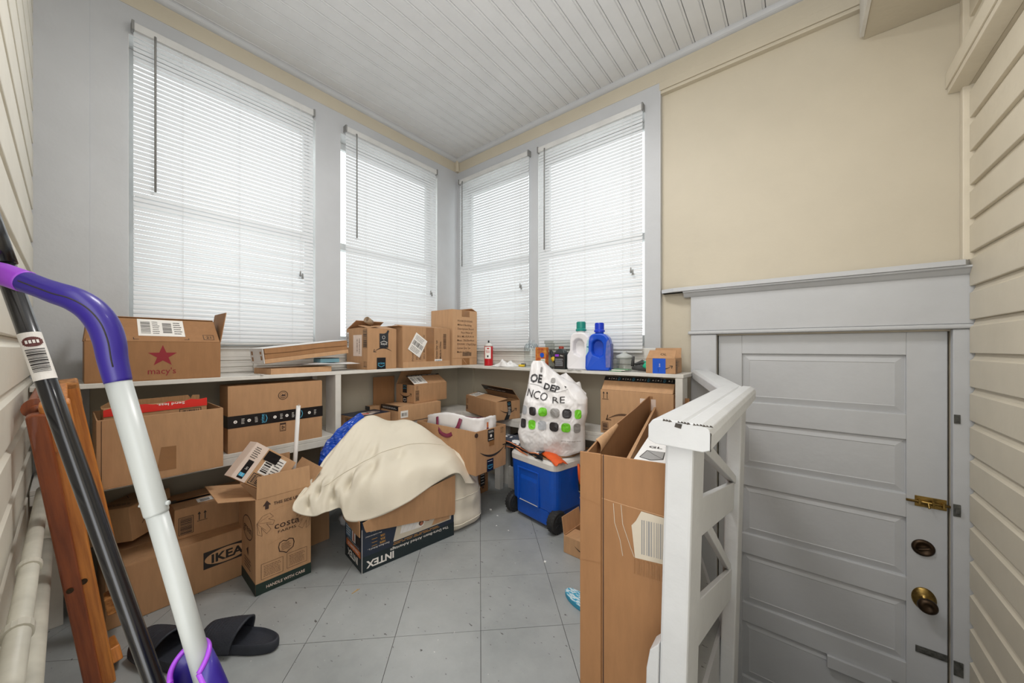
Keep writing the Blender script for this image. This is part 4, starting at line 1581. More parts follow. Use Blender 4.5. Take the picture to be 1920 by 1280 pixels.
g.tube([(-1.905, 0.668, 0.30), (-1.900, 0.690, 0.50), (-1.895, 0.702, 0.752)], 0.0085, 14, caps=False)
ob('tube', g, 'paper', t, smooth=True, solid=0.0012)
g = G()
g.prism([(-0.004, 0), (0.006, 0), (0.008, 0.018), (-0.002, 0.010)], 0, 0.0006, 'xz')
o = ob('loose_edge', g, 'paper', t)
o.location = (-1.889, 0.700, 0.745)

# ================================================================== AIR-BED CARTON AND THE CREAM COVER
L, W, H = 0.500, 0.217, 0.232
t = thing('airbed_carton', 'dark blue printed airbed carton upside down on the floor under the cream cover', 'box', (-1.557, 0.841, 0.001), 82)
g = G()
th = 0.004
g.box(0, 0, 0, L, W, th)
g.box(0, 0, th, L, th, H)
g.box(0, W - th, th, L, W, H)
g.box(0, th, th, th, W - th, H)
g.box(L - th, th, th, L, W - th, H)
ob('body', g, 'navy', t, bevel=0.0015)
g = G()                                    # kraft flaps folded down outside
fl_ = [(0.008, 0.205), (0.016, 0.188), (0.035, 0.186), (0.495, 0.118), (0.499, 0.135), (0.500, 0.334), (0.30, 0.300), (0.0, 0.236), (0.004, 0.22)]
g.prism(fl_, -0.014, -0.011, 'xz')
ob('flap', g, 'kraft', t, label='kraft inside of the flap folded down over the print')
g = G()
g.prism([(-0.005, 0.170), (0.06, 0.168), (0.214, 0.186), (0.216, 0.240), (-0.005, 0.240)], -0.012, -0.009, 'yz')
ob('flap', g, 'kraft', t, label='kraft inside of the end flap folded down')
d = Dec(t, (0, 0, 0), (1, 0, 0), (0, 0, 1))
d.rect(0, 0, L, 0.072, 'navy_dark')
d.text('INTEX', 0.088, 0.030, 0.032, 'label_white', rot=180, w=0.135, bold=0.045)
d.text('The Dura-Beam Airbed Advantage', 0.300, 0.056, 0.0135, 'label_white', rot=180, w=0.33, bold=0.01)
d.lines_of_text(0.14, 0.074, 0.34, 0.014, 'print_yellow', 2, 5, 0.0022)
d.poly([(0.150, 0.092), (0.480, 0.094), (0.490, 0.185), (0.175, 0.190)], 'print_tan')
d.poly([(0.185, 0.118), (0.30, 0.112), (0.36, 0.17), (0.20, 0.178)], 'paper')
for i in range(4):
    d.line([(0.195 + 0.025 * i, 0.118), (0.225 + 0.025 * i, 0.176)], 0.0012, 'print_tan')
d.poly([(0.262, 0.118), (0.310, 0.116), (0.330, 0.150), (0.290, 0.150)], 'label_white')
d.disc(0.300, 0.134, 0.014, 'ink_brown', 14)
d.disc(0.302, 0.130, 0.009, 'skin_print', 12)
d.poly([(0.310, 0.140), (0.345, 0.130), (0.350, 0.142), (0.312, 0.150)], 'skin_print')
d.poly([(0.36, 0.10), (0.47, 0.10), (0.48, 0.17), (0.40, 0.165)], 'kraft_light')
d.text('Dura-Beam Airbed is...', 0.078, 0.098, 0.0085, 'label_white', rot=180, w=0.105)
for z, s in ((0.112, '100%'), (0.128, '35%'), (0.144, '15%')):
    d.text(s, 0.098, z, 0.010, 'print_yellow', rot=180, bold=0.02)
    d.lines_of_text(0.045, z - 0.005, 0.034, 0.006, 'print_yellow', 1, 4, 0.002)
d.text("plus, a traditional airbed", 0.055, 0.160, 0.006, 'label_white', rot=180, w=0.075)
d.text('Extra Inflatable Dura-Beam is...', 0.085, 0.178, 0.0065, 'label_white', rot=180, w=0.10)
d.line([(0.0, 0.0), (0.0, 0.2)], 0.002, 'label_white')
d.done()
d = Dec(t, (0, W, 0), (0, -1, 0), (0, 0, 1))
d.rect(0, 0, W, 0.060, 'navy_dark')
d.text('INTEX', 0.105, 0.034, 0.032, 'label_white', rot=180, w=0.135, bold=0.045)
d.rect(0.02, 0.062, 0.185, 0.030, 'print_orange')
d.text('DURA-BEAM PLUS', 0.112, 0.077, 0.015, 'label_white', rot=180, w=0.14, bold=0.02)
d.text('Structured Technology Inside', 0.11, 0.098, 0.008, 'label_white', rot=180, w=0.15)
d.rect(0.015, 0.108, 0.075, 0.085, 'print_blue')
d.rect(0.098, 0.108, 0.045, 0.085, 'paper')
d.poly([(0.108, 0.112), (0.132, 0.112), (0.126, 0.160), (0.112, 0.160)], 'skin_print')
d.rect(0.150, 0.112, 0.055, 0.035, 'ink').rect(0.150, 0.152, 0.055, 0.03, 'ink')
d.lines_of_text(0.02, 0.115, 0.06, 0.06, 'label_white', 5, 4)
d.done()

# ---- cream fabric cover draped over the pile
CL = [
 [(-1.680,0.602,0.339),(-1.670,0.641,0.308),(-1.660,0.685,0.292),(-1.660,0.737,0.292),(-1.630,0.778,0.303),(-1.600,0.803,0.242),(-1.525,0.883,0.250),(-1.495,1.034,0.272),(-1.480,1.197,0.327),(-1.460,1.339,0.345),(-1.452,1.392,0.280)],
 [(-1.710,0.620,0.364),(-1.710,0.665,0.368),(-1.700,0.710,0.372),(-1.690,0.758,0.377),(-1.660,0.803,0.386),(-1.630,0.846,0.390),(-1.580,0.925,0.399),(-1.550,1.043,0.404),(-1.530,1.202,0.410),(-1.510,1.353,0.406),(-1.478,1.495,0.240)],
 [(-1.750,0.669,0.391),(-1.760,0.710,0.414),(-1.770,0.774,0.434),(-1.770,0.845,0.457),(-1.750,0.908,0.467),(-1.720,0.963,0.478),(-1.690,1.050,0.478),(-1.660,1.161,0.472),(-1.620,1.299,0.449),(-1.580,1.424,0.418),(-1.535,1.550,0.240)],
 [(-1.790,0.715,0.408),(-1.810,0.766,0.453),(-1.840,0.851,0.506),(-1.860,0.936,0.543),(-1.850,1.011,0.559),(-1.830,1.088,0.556),(-1.800,1.176,0.544),(-1.760,1.278,0.522),(-1.710,1.396,0.466),(-1.650,1.492,0.410),(-1.580,1.546,0.312)],
 [(-1.820,0.752,0.426),(-1.860,0.818,0.481),(-1.900,0.919,0.549),(-1.930,1.011,0.609),(-1.950,1.115,0.636),(-1.930,1.210,0.593),(-1.890,1.310,0.588),(-1.830,1.377,0.549),(-1.760,1.462,0.464),(-1.690,1.532,0.407),(-1.620,1.567,0.325)],
]
CL.append([(x - 0.075, y + 0.020, z - 0.055) for x, y, z in CL[-1]])
CL.append([(x - 0.110, y + 0.030, z - 0.200) for x, y, z in CL[-2]])

def cr(p0, p1, p2, p3, t):
    return 0.5 * ((2 * p1) + (p2 - p0) * t + (2 * p0 - 5 * p1 + 4 * p2 - p3) * t * t + (3 * p1 - p0 - 3 * p2 + p3) * t ** 3)
def spl(P, t):
    n = len(P) - 1
    x = min(max(t, 0), 1) * n
    i = min(int(x), n - 1)
    return cr(P[max(i - 1, 0)], P[i], P[i + 1], P[min(i + 2, n)], x - i)
CLV = [[Vector(p) for p in r] for r in CL]
def cover(u, v):
    p = spl([spl(r, u) for r in CLV], v)
    # radiating folds from the peak down to the hem
    hem = max(0, 1 - v * 1.9)
    a = u * 30 + 3.5 * math.sin(v * 4)
    f = math.sin(a) * 0.018 * hem * (0.6 + 0.6 * noise.noise(Vector((u * 5, v * 2, 1))))
    f += 0.0045 * math.sin(u * 46 - v * 20 + 2 * math.sin(v * 9)) * (0.4 + noise.noise(Vector((u * 3, v * 3, 11))))
    f += 0.006 * noise.noise(Vector((u * 14, v * 5, 3))) + 0.0035 * noise.noise(Vector((u * 34, v * 13, 7)))
    # pockets just above the hem
    for pu, pv, rad, dep in ((0.20, 0.20, 0.030, 0.055), (0.45, 0.19, 0.030, 0.060), (0.33, 0.13, 0.024, 0.035), (0.56, 0.25, 0.034, 0.045), (0.12, 0.12, 0.024, 0.03), (0.67, 0.30, 0.030, 0.030), (0.52, 0.36, 0.03, 0.025)):
        dd = ((u - pu) / rad) ** 2 + ((v - pv) / (rad * 1.5)) ** 2
        f -= dep * math.exp(-dd)
        dd = ((u - pu - rad * 0.9) / rad) ** 2 + ((v - pv - 0.02) / (rad * 1.7)) ** 2
        f += dep * 0.7 * math.exp(-dd)
    n = Vector((0.62, -0.62, 0.48))
    return p + n * f
t = thing('fabric_cover', 'cream fabric cover draped in folds over the airbed carton', 'cover', (-1.70, 1.05, 0.0))
g = G()
OFF = Vector((-1.70, 1.05, 0.0))
g.grid(110, 72, lambda u, v: cover(u, v) - OFF)
ob('draped_sheet', g, 'cloth_cream', t, smooth=True, solid=0.003)
g = G()
for v in (0.47, ):
    g.tube([cover(i / 40, 0.10 + 0.42 * (i / 40)) - OFF + Vector((0.003, -0.003, 0.003)) for i in range(8, 37)], 0.0013, 6)
ob('seam', g, 'cloth_cream', t, smooth=True)
# stuffed side of the cover, resting on the floor right of the carton
def sack(u, v):
    th = u * 2 * PI
    prof = [(0.86, 0.0), (0.97, 0.02), (1.02, 0.07), (1.0, 0.15), (0.95, 0.24), (0.88, 0.32), (0.78, 0.385), (0.56, 0.43), (0.28, 0.452), (0.01, 0.458)]
    x = v * (len(prof) - 1)
    i = min(int(x), len(prof) - 2)
    rr = prof[i][0] + (prof[i + 1][0] - prof[i][0]) * (x - i)
    z = prof[i][1] + (prof[i + 1][1] - prof[i][1]) * (x - i)
    c, s = math.cos(th), math.sin(th)
    k = 1.0 / (abs(c) ** 3.2 + abs(s) ** 3.2) ** (1 / 3.2)
    f = 1 + 0.05 * noise.noise(Vector((c * 2.4, s * 2.4, z * 12))) + 0.02 * noise.noise(Vector((c * 7, s * 7, z * 30))) + 0.022 * math.sin(z * 44 + 2 * s)
    return Vector((-1.685 + 0.205 * rr * k * c * f, 1.440 + 0.170 * rr * k * s * f + (z * 0.02), z * 0.94)) - OFF
g = G()
g.grid(56, 34, sack, closeu=True)
ob('stuffed_side', g, 'cloth_cream', t, smooth=True)
for zz_ in (0.055, 0.205):
    g = G()
    v = {0.055: 1.55 / 9, 0.205: 3.55 / 9}[zz_]
    pts = [sack(i / 56, v) * 1.0 for i in range(-14, 12)]
    cc = Vector((-1.685, 1.440, 0)) - OFF
    pts = [p + (Vector((p.x, p.y, 0)) - Vector((cc.x, cc.y, 0))).normalized() * 0.002 for p in pts]
    g.tube(pts, 0.0022, 6)
    ob('piping', g, 'piping_white', t, smooth=True)

# crumpled blue plastic between the shelf and the cover
g = G()
def bluef(u, v):
    P0 = [Vector(q) for q in ((-1.95, 0.815, 0.415), (-1.97, 0.845, 0.500), (-1.985, 0.905, 0.555), (-1.990, 0.965, 0.605), (-1.995, 1.070, 0.655))]
    P1 = [Vector(q) for q in ((-1.78, 0.86, 0.34), (-1.83, 0.93, 0.42), (-1.88, 1.00, 0.49), (-1.92, 1.06, 0.55), (-1.965, 1.10, 0.61))]
    p = spl(P0, u).lerp(spl(P1, u), v)
    return p + Vector((0.5, -0.4, 0.6)) * (0.030 * noise.noise(Vector((u * 9, v * 5, 2))) + 0.012 * noise.noise(Vector((u * 24, v * 14, 5)))) * (0.3 + 0.7 * (1 - u))
g.grid(46, 20, bluef)
o = ob('plastic_bag', g, 'blue_plastic', None, smooth=False, solid=0.0008)
tag(o, 'crumpled blue plastic bag squeezed between the lower shelf and the cream cover', 'bag')

# ================================================================== TOTE CARTON
t, fl = carton('brown carton holding the white tote bag, near the corner on the floor stack', (-1.437, 1.458, 0.300), 91, 0.272, 0.535, 0.252, True, {}, m='kraft', th=0.004)
L, W, H = 0.272, 0.535, 0.252
d = face(t, 'F', L, W, H)
d.smile(0.150, 0.126, 0.230, 'ink')
d.up_arrows(0.224, 0.214, 0.030, 'ink')
d.done()
d = face(t, 'F', L, W, H)
d.h = 0.0018
d.rect(0.100, 0.178, 0.058, 0.068, 'tape_black')
d.disc(0.129, 0.208, 0.009, 'label_white')
d.lines_of_text(0.106, 0.226, 0.046, 0.014, 'label_white', 2)
d.lines_of_text(0.106, 0.182, 0.046, 0.01, 'label_white', 1)
d.rect(0.112, 0.148, 0.046, 0.030, 'tape_brown')
d.rect(0.092, 0.0, 0.058, 0.072, 'tape_black')
d.text('prime', 0.121, 0.036, 0.014, 'tape_cyan', w=0.044)
d.line([(0.100, 0.022), (0.121, 0.014), (0.142, 0.022)], 0.0025, 'tape_cyan')
d.lines_of_text(0.098, 0.056, 0.046, 0.008, 'label_white', 1)
d.done('packing_tape', 'black printed parcel tape')
d = Dec(t, (0, 0.02, H), (1, 0, 0), (0, -1, 0))
g = G()
g.lathe([(0.013, 0), (0.013, 0.004), (0.0, 0.004)], 18, M=Matrix.Translation((0.002, 0.0, 0.232)) @ Matrix.Rotation(R(90), 4, 'X'))
ob('hand_hole', g, 'ink_brown', t)
# tote bag
tb = thing('tote_bag', 'crinkled white tote bag with maroon handles inside the brown carton', 'bag', (-1.70, 1.595, 0.305))
def tote(u, v):
    th = u * 2 * PI
    c, s = math.cos(th), math.sin(th)
    k = 1.0 / (abs(c) ** 4 + abs(s) ** 4) ** 0.25
    rx, ry = 0.245, 0.118
    z = v * (0.290 + 0.035 * math.sin(th + 2.4) + 0.012 * math.sin(3 * th))
    cr_ = 0.010 * noise.noise(Vector((c * 5, s * 5, v * 4))) + 0.005 * noise.noise(Vector((c * 14, s * 14, v * 12)))
    lean = v * v * 0.02
    return Vector((k * c * (rx + cr_) - lean * 0.6, k * s * (ry + cr_), z + 0.004 * noise.noise(Vector((c * 9, s * 9, 3))) * v))
g = G()
g.grid(72, 20, tote, closeu=True)
ob('body', g, 'bag_white', tb, smooth=True, solid=0.0015)
g = G()
g.lathe([(0.2, 0.205), (0.01, 0.222)], 24, sy=0.5, sx=1.1)
ob('contents', g, 'paper', tb, smooth=True)
def strap(us, dz, out, name='handle'):
    """a flat webbing loop hanging outside (out>0) or standing inside"""
    pts = []
    n = 16
    for i in range(n + 1):
        a = i / n
        u = us[0] + (us[1] - us[0]) * a
        base = tote(u, 0.93)
        nrm = Vector((base.x * 0.25, base.y * 2.5, 0)).normalized()
        drop = math.sin(PI * a) ** 0.55
        pts.append((base + nrm * (0.008 + 0.018 * drop * abs(out)) + Vector((0, 0, -dz * drop)), nrm))
    g = G()
    w_ = 0.012
    vs, fs = [], []
    for i, (p, nrm) in enumerate(pts):
        a, b = pts[max(i - 1, 0)][0], pts[min(i + 1, n)][0]
        tg = (b - a).normalized()
        sd = tg.cross(nrm).normalized()
        for q in (-w_, w_):
            vs.append(tuple(p + sd * q))
    for i in range(n):
        fs.append((2 * i, 2 * i + 1, 2 * i + 3, 2 * i + 2))
    g.add(vs, fs)
    return ob(name, g, 'maroon', tb, smooth=True, solid=0.003)
strap((0.70, 0.83), 0.115, 1)
strap((0.34, 0.17), -0.012, 0.3)
g = G()
for u in (0.30, 0.19):
    a = tote(u, 1.0)
    g.box(a.x - 0.013, a.y - 0.020, 0.20, a.x + 0.013, a.y - 0.016, a.z + 0.004)
ob('handle_end', g, 'maroon', tb)
g = G()
a = tote(0.985, 0.90)
b = tote(0.985, 0.70)
g.prism([(a.y - 0.012, b.z - 0.005), (a.y + 0.012, b.z - 0.005), (a.y + 0.007, b.z + 0.03), (a.y - 0.007, b.z + 0.03)], a.x + 0.008, a.x + 0.010, 'yz')
ob('printed_motif', g, 'maroon', tb)
g = G()
g.prism([(a.y - 0.006, b.z + 0.032), (a.y + 0.006, b.z + 0.032), (a.y + 0.006, b.z + 0.062), (a.y - 0.006, b.z + 0.062)], a.x + 0.008, a.x + 0.010, 'yz')
ob('printed_motif', g, 'print_orange', tb)
# box under it
L, W, H = 0.27, 0.34, 0.297
t, fl = carton('brown carton with dark patterned print on the floor beneath the tote carton', (-1.760, 1.640, 0.001), 90, L, W, H, False, m='kraft_deep')
d = face(t, 'F', L, W, H)
d.rect(0.19, 0.05, 0.045, 0.24, 'tape_black')
d.lines_of_text(0.195, 0.06, 0.035, 0.2, 'label_white', 10)
rr = random.Random(5)
for i in range(26):
    a, b = rr.uniform(0.10, 0.25), rr.uniform(0.02, 0.22)
    r = rr.uniform(0.006, 0.02)
    d.poly([(a, b), (a + r, b + r * rr.uniform(0.1, 0.9)), (a + r * 0.3, b + r)], 'ink_brown')
d.done()
# a dark crate behind the cooler
t = thing('storage_crate', 'dark grey plastic crate on the floor behind the blue cooler', 'crate', (-1.66, 2.045, 0.165), 0)
g = G()
g.box(0, 0, 0, 0.16, 0.13, 0.005)
for b in ((0, 0, 0.16, 0.006), (0, 0.124, 0.16, 0.13)):
    g.box(b[0], b[1], 0.005, b[2], b[3], 0.23)
for x in (0, 0.154):
    g.box(x, 0.006, 0.005, x + 0.006, 0.124, 0.23)
ob('body', g, 'charcoal', t, bevel=0.002)
t = thing('baseboard_offcut', 'short pale wooden block on the floor carrying the dark crate', 'wood block', (-1.68, 2.04, 0.001), 0)
g = G()
g.box(0, 0, 0, 0.19, 0.14, 0.085)
g.box(0.0, 0.004, 0.0855, 0.19, 0.14, 0.160)
ob('body', g, 'shelf_paint', t, bevel=0.004)

# ================================================================== COOLER
CM = Matrix.Translation((-1.428, 1.752, 0.0)) @ Matrix.Rotation(R(-11), 4, 'Z')
t = thing('wheeled_cooler', 'blue wheeled cooler with white lid on the floor under the white plastic bag', 'cooler', M=CM)
L, W = 0.388, 0.40
def rrect(x0, y0, x1, y1, r, n=5):
    out = []
    for cx, cy, a0 in ((x1 - r, y1 - r, 0), (x0 + r, y1 - r, 90), (x0 + r, y0 + r, 180), (x1 - r, y0 + r, 270)):
        for i in range(n + 1):
            a = R(a0 + 90 * i / n)
            out.append((cx + r * math.cos(a), cy + r * math.sin(a)))
    return out
def loft(g, secs, m=0):
    n = len(secs[0][0])
    vs, fs = [], []
    for pts, z in secs:
        vs += [(p[0], p[1], z) for p in pts]
    for k in range(len(secs) - 1):
        for i in range(n):
            j = (i + 1) % n
            fs.append((k * n + i, k * n + j, (k + 1) * n + j, (k + 1) * n + i))
    fs += [tuple(range(n - 1, -1, -1)), tuple(range((len(secs) - 1) * n, len(secs) * n))]
    return g.add(vs, fs, m)
g = G()
r = 0.045
loft(g, [(rrect(0.012, 0.012, L - 0.012, W - 0.012, r), 0.105), (rrect(0.008, 0.008, L - 0.008, W - 0.008, r), 0.112), (rrect(0.0, 0.0, L, W, r), 0.345)])
body = ob('body', g, 'cooler_blue', t, smooth=False, bevel=0.002)
# recessed grip in the end: cut by boolean-free inset frame
g = G()
fx0, fx1, fz0, fz1 = 0.085, 0.250, 0.118, 0.300
g.box(fx0 - 0.012, -0.004, fz0 - 0.010, fx0, 0.012, fz1 + 0.010)
g.box(fx1, -0.004, fz0 - 0.010, fx1 + 0.012, 0.012, fz1 + 0.010)
g.box(fx0, -0.004, fz1, fx1, 0.012, fz1 + 0.010)
ob('grip_frame', g, 'cooler_blue', t, bevel=0.004)
g = G()
pr = [(0.0125, fz0), (0.0125, fz0 + 0.02), (-0.003, fz1 - 0.05), (0.004, fz1 - 0.018), (0.0125, fz1 - 0.008)]
g.prism([(-0.002, fz0), (-0.003, fz1 - 0.055), (0.004, fz1 - 0.03), (0.012, fz1 - 0.02), (0.0125, fz0)], fx0 + 0.018, fx1 - 0.001, 'yz')
ob('grip', g, 'cooler_blue', t, bevel=0.003)
g = G()
loft(g, [(rrect(0.050, 0.014, L - 0.055, W - 0.03, 0.03), 0.022), (rrect(0.046, 0.010, L - 0.050, W - 0.026, 0.03), 0.030), (rrect(0.044, 0.008, L - 0.048, W - 0.024, 0.03), 0.106)])
ob('lower_body', g, 'cooler_blue', t, bevel=0.002)
g = G()
loft(g, [(rrect(-0.003, -0.003, L + 0.003, W + 0.003, r), 0.346), (rrect(-0.004, -0.004, L + 0.004, W + 0.004, r), 0.378), (rrect(0.004, 0.004, L - 0.004, W - 0.004, r), 0.392), (rrect(0.018, 0.018, L - 0.018, W - 0.018, r), 0.396)])
ob('lid', g, 'cooler_white', t, bevel=0.002)
g = G()
g.box(0.098, -0.0046, 0.114, 0.255, -0.0005, 0.1165)
ob('grip_edge', g, 'cooler_white', t)
for x0, x1 in ((-0.012, 0.032), (L - 0.040, L + 0.008)):
    g = G()
    rw = 0.062
    n = 36
    prof = [(0.045, 0), (0.054, 0.0), (rw - 0.003, 0.004), (rw, 0.010)]
    wd = x1 - x0
    prof += [(rw, wd - 0.010), (rw - 0.003, wd - 0.004), (0.054, wd), (0.045, wd)]
    M = Matrix.Translation((x0, 0.030, rw + 0.001)) @ Matrix.Rotation(R(90), 4, 'Y')
    g.lathe(prof, n, M=M)
    wh = ob('wheel', g, 'tyre', t, smooth=False)
    g = G()
    for i in range(22):
        a = 2 * PI * i / 22
        g.box(rw - 0.0005, -0.003, 0.005, rw + 0.0012, 0.003, wd * 0.45, M=M @ Matrix.Rotation(a, 4, 'Z'))
        g.box(rw - 0.0005, -0.003, wd * 0.55, rw + 0.0012, 0.003, wd - 0.005, M=M @ Matrix.Rotation(a + PI / 22, 4, 'Z'))
    ob('tread', g, 'tyre', wh)
    g = G()
    g.lathe([(0.040, wd + 0.0002), (0.040, wd + 0.002), (0.0, wd + 0.002)], 24, M=M)
    for a in (0, 60, 120):
        g.box(-0.038, -0.004, wd + 0.002, 0.038, 0.004, wd + 0.0045, M=M @ Matrix.Rotation(R(a), 4, 'Z'))
    ob('hub', g, 'charcoal', wh)
# flattened cardboard on the lid
t = thing('cardboard_sheet', 'torn flattened cardboard lying on the white cooler lid', 'cardboard', M=CM @ Matrix.Translation((0, 0, 0.397)))
for k, (ox, oy, rz_) in enumerate(((0.015, 0.028, -3), (0.05, 0.075, 4))):
    g = G()
    rr = random.Random(11 + k)
    pts = [(0.0, 0.02)]
    for i in range(14):
        pts.append((0.02 + 0.25 * i / 14 + rr.uniform(-0.004, 0.004), rr.uniform(-0.006, 0.010) - 0.004 * i / 4))
    pts += [(0.30, 0.0), (0.335, 0.07), (0.30, 0.28), (0.02, 0.28)]
    c, s = math.cos(R(rz_)), math.sin(R(rz_))
    pts = [(ox + x * c - y * s, oy + x * s + y * c) for x, y in pts]
    g.prism(pts, 0.0008 + 0.0045 * k, 0.0045 + 0.0045 * k)
    ob('torn_layer', g, 'kraft_light' if k == 0 else 'kraft', t)
# dark fleece with orange piping
t = thing('folded_blanket', 'dark grey printed bib with orange piping folded on the cooler', 'blanket', M=CM @ Matrix.Translation((-0.165, 0.000, 0.410)))
def fleece(u, v):
    x = u * 0.44
    y = -0.012 + v * 0.235 + 0.03 * math.sin(u * PI)
    z = 0.012 + 0.020 * math.sin(PI * min(1, v * 1.3)) * (1 - 0.3 * u) + 0.012 * math.sin(u * 6.5) * (1 - v) + 0.006 * noise.noise(Vector((u * 6, v * 5, 1)))
    return Vector((x, y, z))
g = G()
g.grid(40, 16, fleece)
ob('top_layer', g, 'fleece_print', t, smooth=True, solid=0.003)
g = G()
g.grid(40, 6, lambda u, v: Vector((u * 0.455 + 0.006, fleece(u, 0).y + 0.012 * v, fleece(u, 0).z - 0.004 - (1 - abs(v - 0.3)) * (0.022 - 0.006 * math.sin(u * 5)))))
g.grid(40, 6, lambda u, v: Vector((u * 0.455 + 0.006, fleece(u, 0).y - 0.004 + 0.014 * v, fleece(u, 0).z - 0.002 - v * (0.026 - 0.006 * math.sin(u * 5)))))
ob('folded_edge', g, 'fleece_dark', t, smooth=True, solid=0.002)
g = G()
g.tube([fleece(i / 40, 0) + Vector((0, -0.002, 0.001)) for i in range(41)], 0.0032, 7)
ob('piping', g, 'piping_orange', t, smooth=True)
g = G()
g.tube([Vector((0.006 + 0.17 * i / 20, fleece(i / 54, 0).y + 0.006, fleece(i / 54, 0).z - 0.031 + 0.004 * math.sin(i / 3))) for i in range(21)], 0.003, 7)
g.tube([Vector((0.21 + 0.12 * i / 14, fleece(0.5 + i / 54, 0).y - 0.006, fleece(0.5 + i / 54, 0).z - 0.012 - 0.010 * i / 14)) for i in range(15)], [0.002 + 0.004 * math.sin(PI * i / 14) for i in range(15)], 7)
ob('piping', g, 'piping_orange', t, smooth=True)
g = G()
def orng(u, v):
    return Vector((0.30 + 0.19 * u + 0.02 * v, 0.015 - 0.0 + 0.075 * v - 0.035 * u, 0.016 + 0.014 * math.sin(v * PI) - 0.035 * u * u + 0.006 * noise.noise(Vector((u * 6, v * 6, 4)))))
g.grid(22, 10, orng)
o = ob('orange_strap', g, 'orange', None, smooth=True, solid=0.003)
o.matrix_world = CM @ Matrix.Translation((-0.09, 0.015, 0.405))
tag(o, 'orange fabric band on the right corner of the cooler lid', 'fabric')
t = thing('lanyard', 'bundle of orange and black straps hanging down the cooler side behind the tall carton', 'strap', M=CM @ Matrix.Translation((L + 0.012, 0.185, 0.17)))
g = G()
g.tube([(0.0, 0.0, 0.19), (0.014, -0.01, 0.14), (0.012, 0.0, 0.09), (0.010, 0.02, 0.05)], [0.006, 0.009, 0.009, 0.005], 9)
ob('strap', g, 'orange', t, smooth=True)
g = G()
for i in range(4):
    g.tube([(0.006 + 0.003 * i, 0.01 * i, 0.15), (0.010, 0.01 * i - 0.01, 0.08), (0.008, 0.01 * i + 0.004, 0.02)], 0.0035, 7)
ob('cord', g, 'charcoal', t, smooth=True)
g = G()
g.tube([(0.012 + 0.009 * math.cos(a * PI / 6), 0.0 + 0.010 * math.sin(a * PI / 6), 0.035) for a in range(13)], 0.0022, 6)
ob('ring', g, 'steel', t, smooth=True)

# ================================================================== PRINTED PLASTIC BAG
BM = Matrix.Translation((-1.180, 1.790, 0.408)) @ Matrix.Rotation(R(24), 4, 'Z') @ Matrix.Scale(1.025, 4)
t = thing('plastic_bag', 'full white plastic shopping bag with green grey and black squares on the cooler', 'bag', M=BM)
# outline half widths (left, right) against height
PROF = [(0.000, -0.10, 0.15), (0.03, -0.150, 0.225), (0.114, -0.167, 0.224), (0.177, -0.152, 0.222), (0.24, -0.140, 0.237), (0.324, -0.126, 0.237), (0.366, -0.119, 0.212),
        (0.400, -0.116, 0.170), (0.430, -0.114, 0.095), (0.471, -0.112, 0.036), (0.508, -0.109, -0.013), (0.530, -0.098, -0.035)]
def prof(h):
    for a, b in zip(PROF[:-1], PROF[1:]):
        if h <= b[0]:
            k = (h - a[0]) / (b[0] - a[0])
            return a[1] + (b[1] - a[1]) * k, a[2] + (b[2] - a[2]) * k
    return PROF[-1][1], PROF[-1][2]
def bagpt(x, h, back=1):
    """a point on the front (back=1) or rear (-1) skin at height h, x metres from the centre"""
    l, r_ = prof(h)
    c, hw = (l + r_) / 2, (r_ - l) / 2
    q = max(-1, min(1, (x - c) / max(hw, 1e-4)))
    th = (0.074 - 0.04 * max(0, (h - 0.25) / 0.29)) * (1 - 0.35 * max(0, (0.08 - h) / 0.08))
    y = -back * th * math.sqrt(max(0.0, 1 - abs(q) ** 4.5))
    w_ = 0.016 * noise.noise(Vector((x * 9, h * 8, 2.0))) + 0.009 * noise.noise(Vector((x * 22, h * 18, 5.0))) + 0.005 * abs(noise.noise(Vector((x * 50, h * 44, 8.0))))
    fold = 0.009 * max(0, (h - 0.20) / 0.2) * math.sin(x * 60 + h * 38 + 2 * math.sin(h * 20))
    edge = min(1, (1 - abs(q)) * 5)
    y += (w_ + fold) * edge * back
    return Vector((x, y + 0.10 * max(0, (h - 0.30) / 0.2), h))
def bagf(back):
    def f(u, v):
        h = v * 0.530
        l, r_ = prof(h)
        return bagpt(l + (r_ - l) * u, h, back)
    return f
g = G()
g.grid(110, 96, bagf(1))
ob('front_skin', g, 'bag_white', t, smooth=True)
g = G()
g.grid(50, 40, bagf(-1))
ob('rear_skin', g, 'bag_white', t, smooth=True)
g = G()
CT = [(0.02, 0.46), (0.063, 0.440), (0.108, 0.462), (0.140, 0.430), (0.165, 0.402), (0.188, 0.410), (0.198, 0.362), (0.225, 0.340)]
def crest(u, v):
    x = 0.02 + 0.205 * u
    for a, b in zip(CT[:-1], CT[1:]):
        if x <= b[0]:
            break
    zt = a[1] + (b[1] - a[1]) * (x - a[0]) / (b[0] - a[0])
    return Vector((x, 0.045 + 0.02 * math.sin(u * 9) + 0.05 * v, 0.30 + v * (zt - 0.30))) + Vector((0, 1, 0)) * 0.012 * noise.noise(Vector((u * 8, v * 6, 9)))
g.grid(36, 14, crest)
ob('crumpled_top', g, 'bag_white', t, smooth=True, solid=0.0008)
BF = lambda a, b, h: tuple(bagpt(a, b) + Vector((0, -0.0006 - h, 0)))
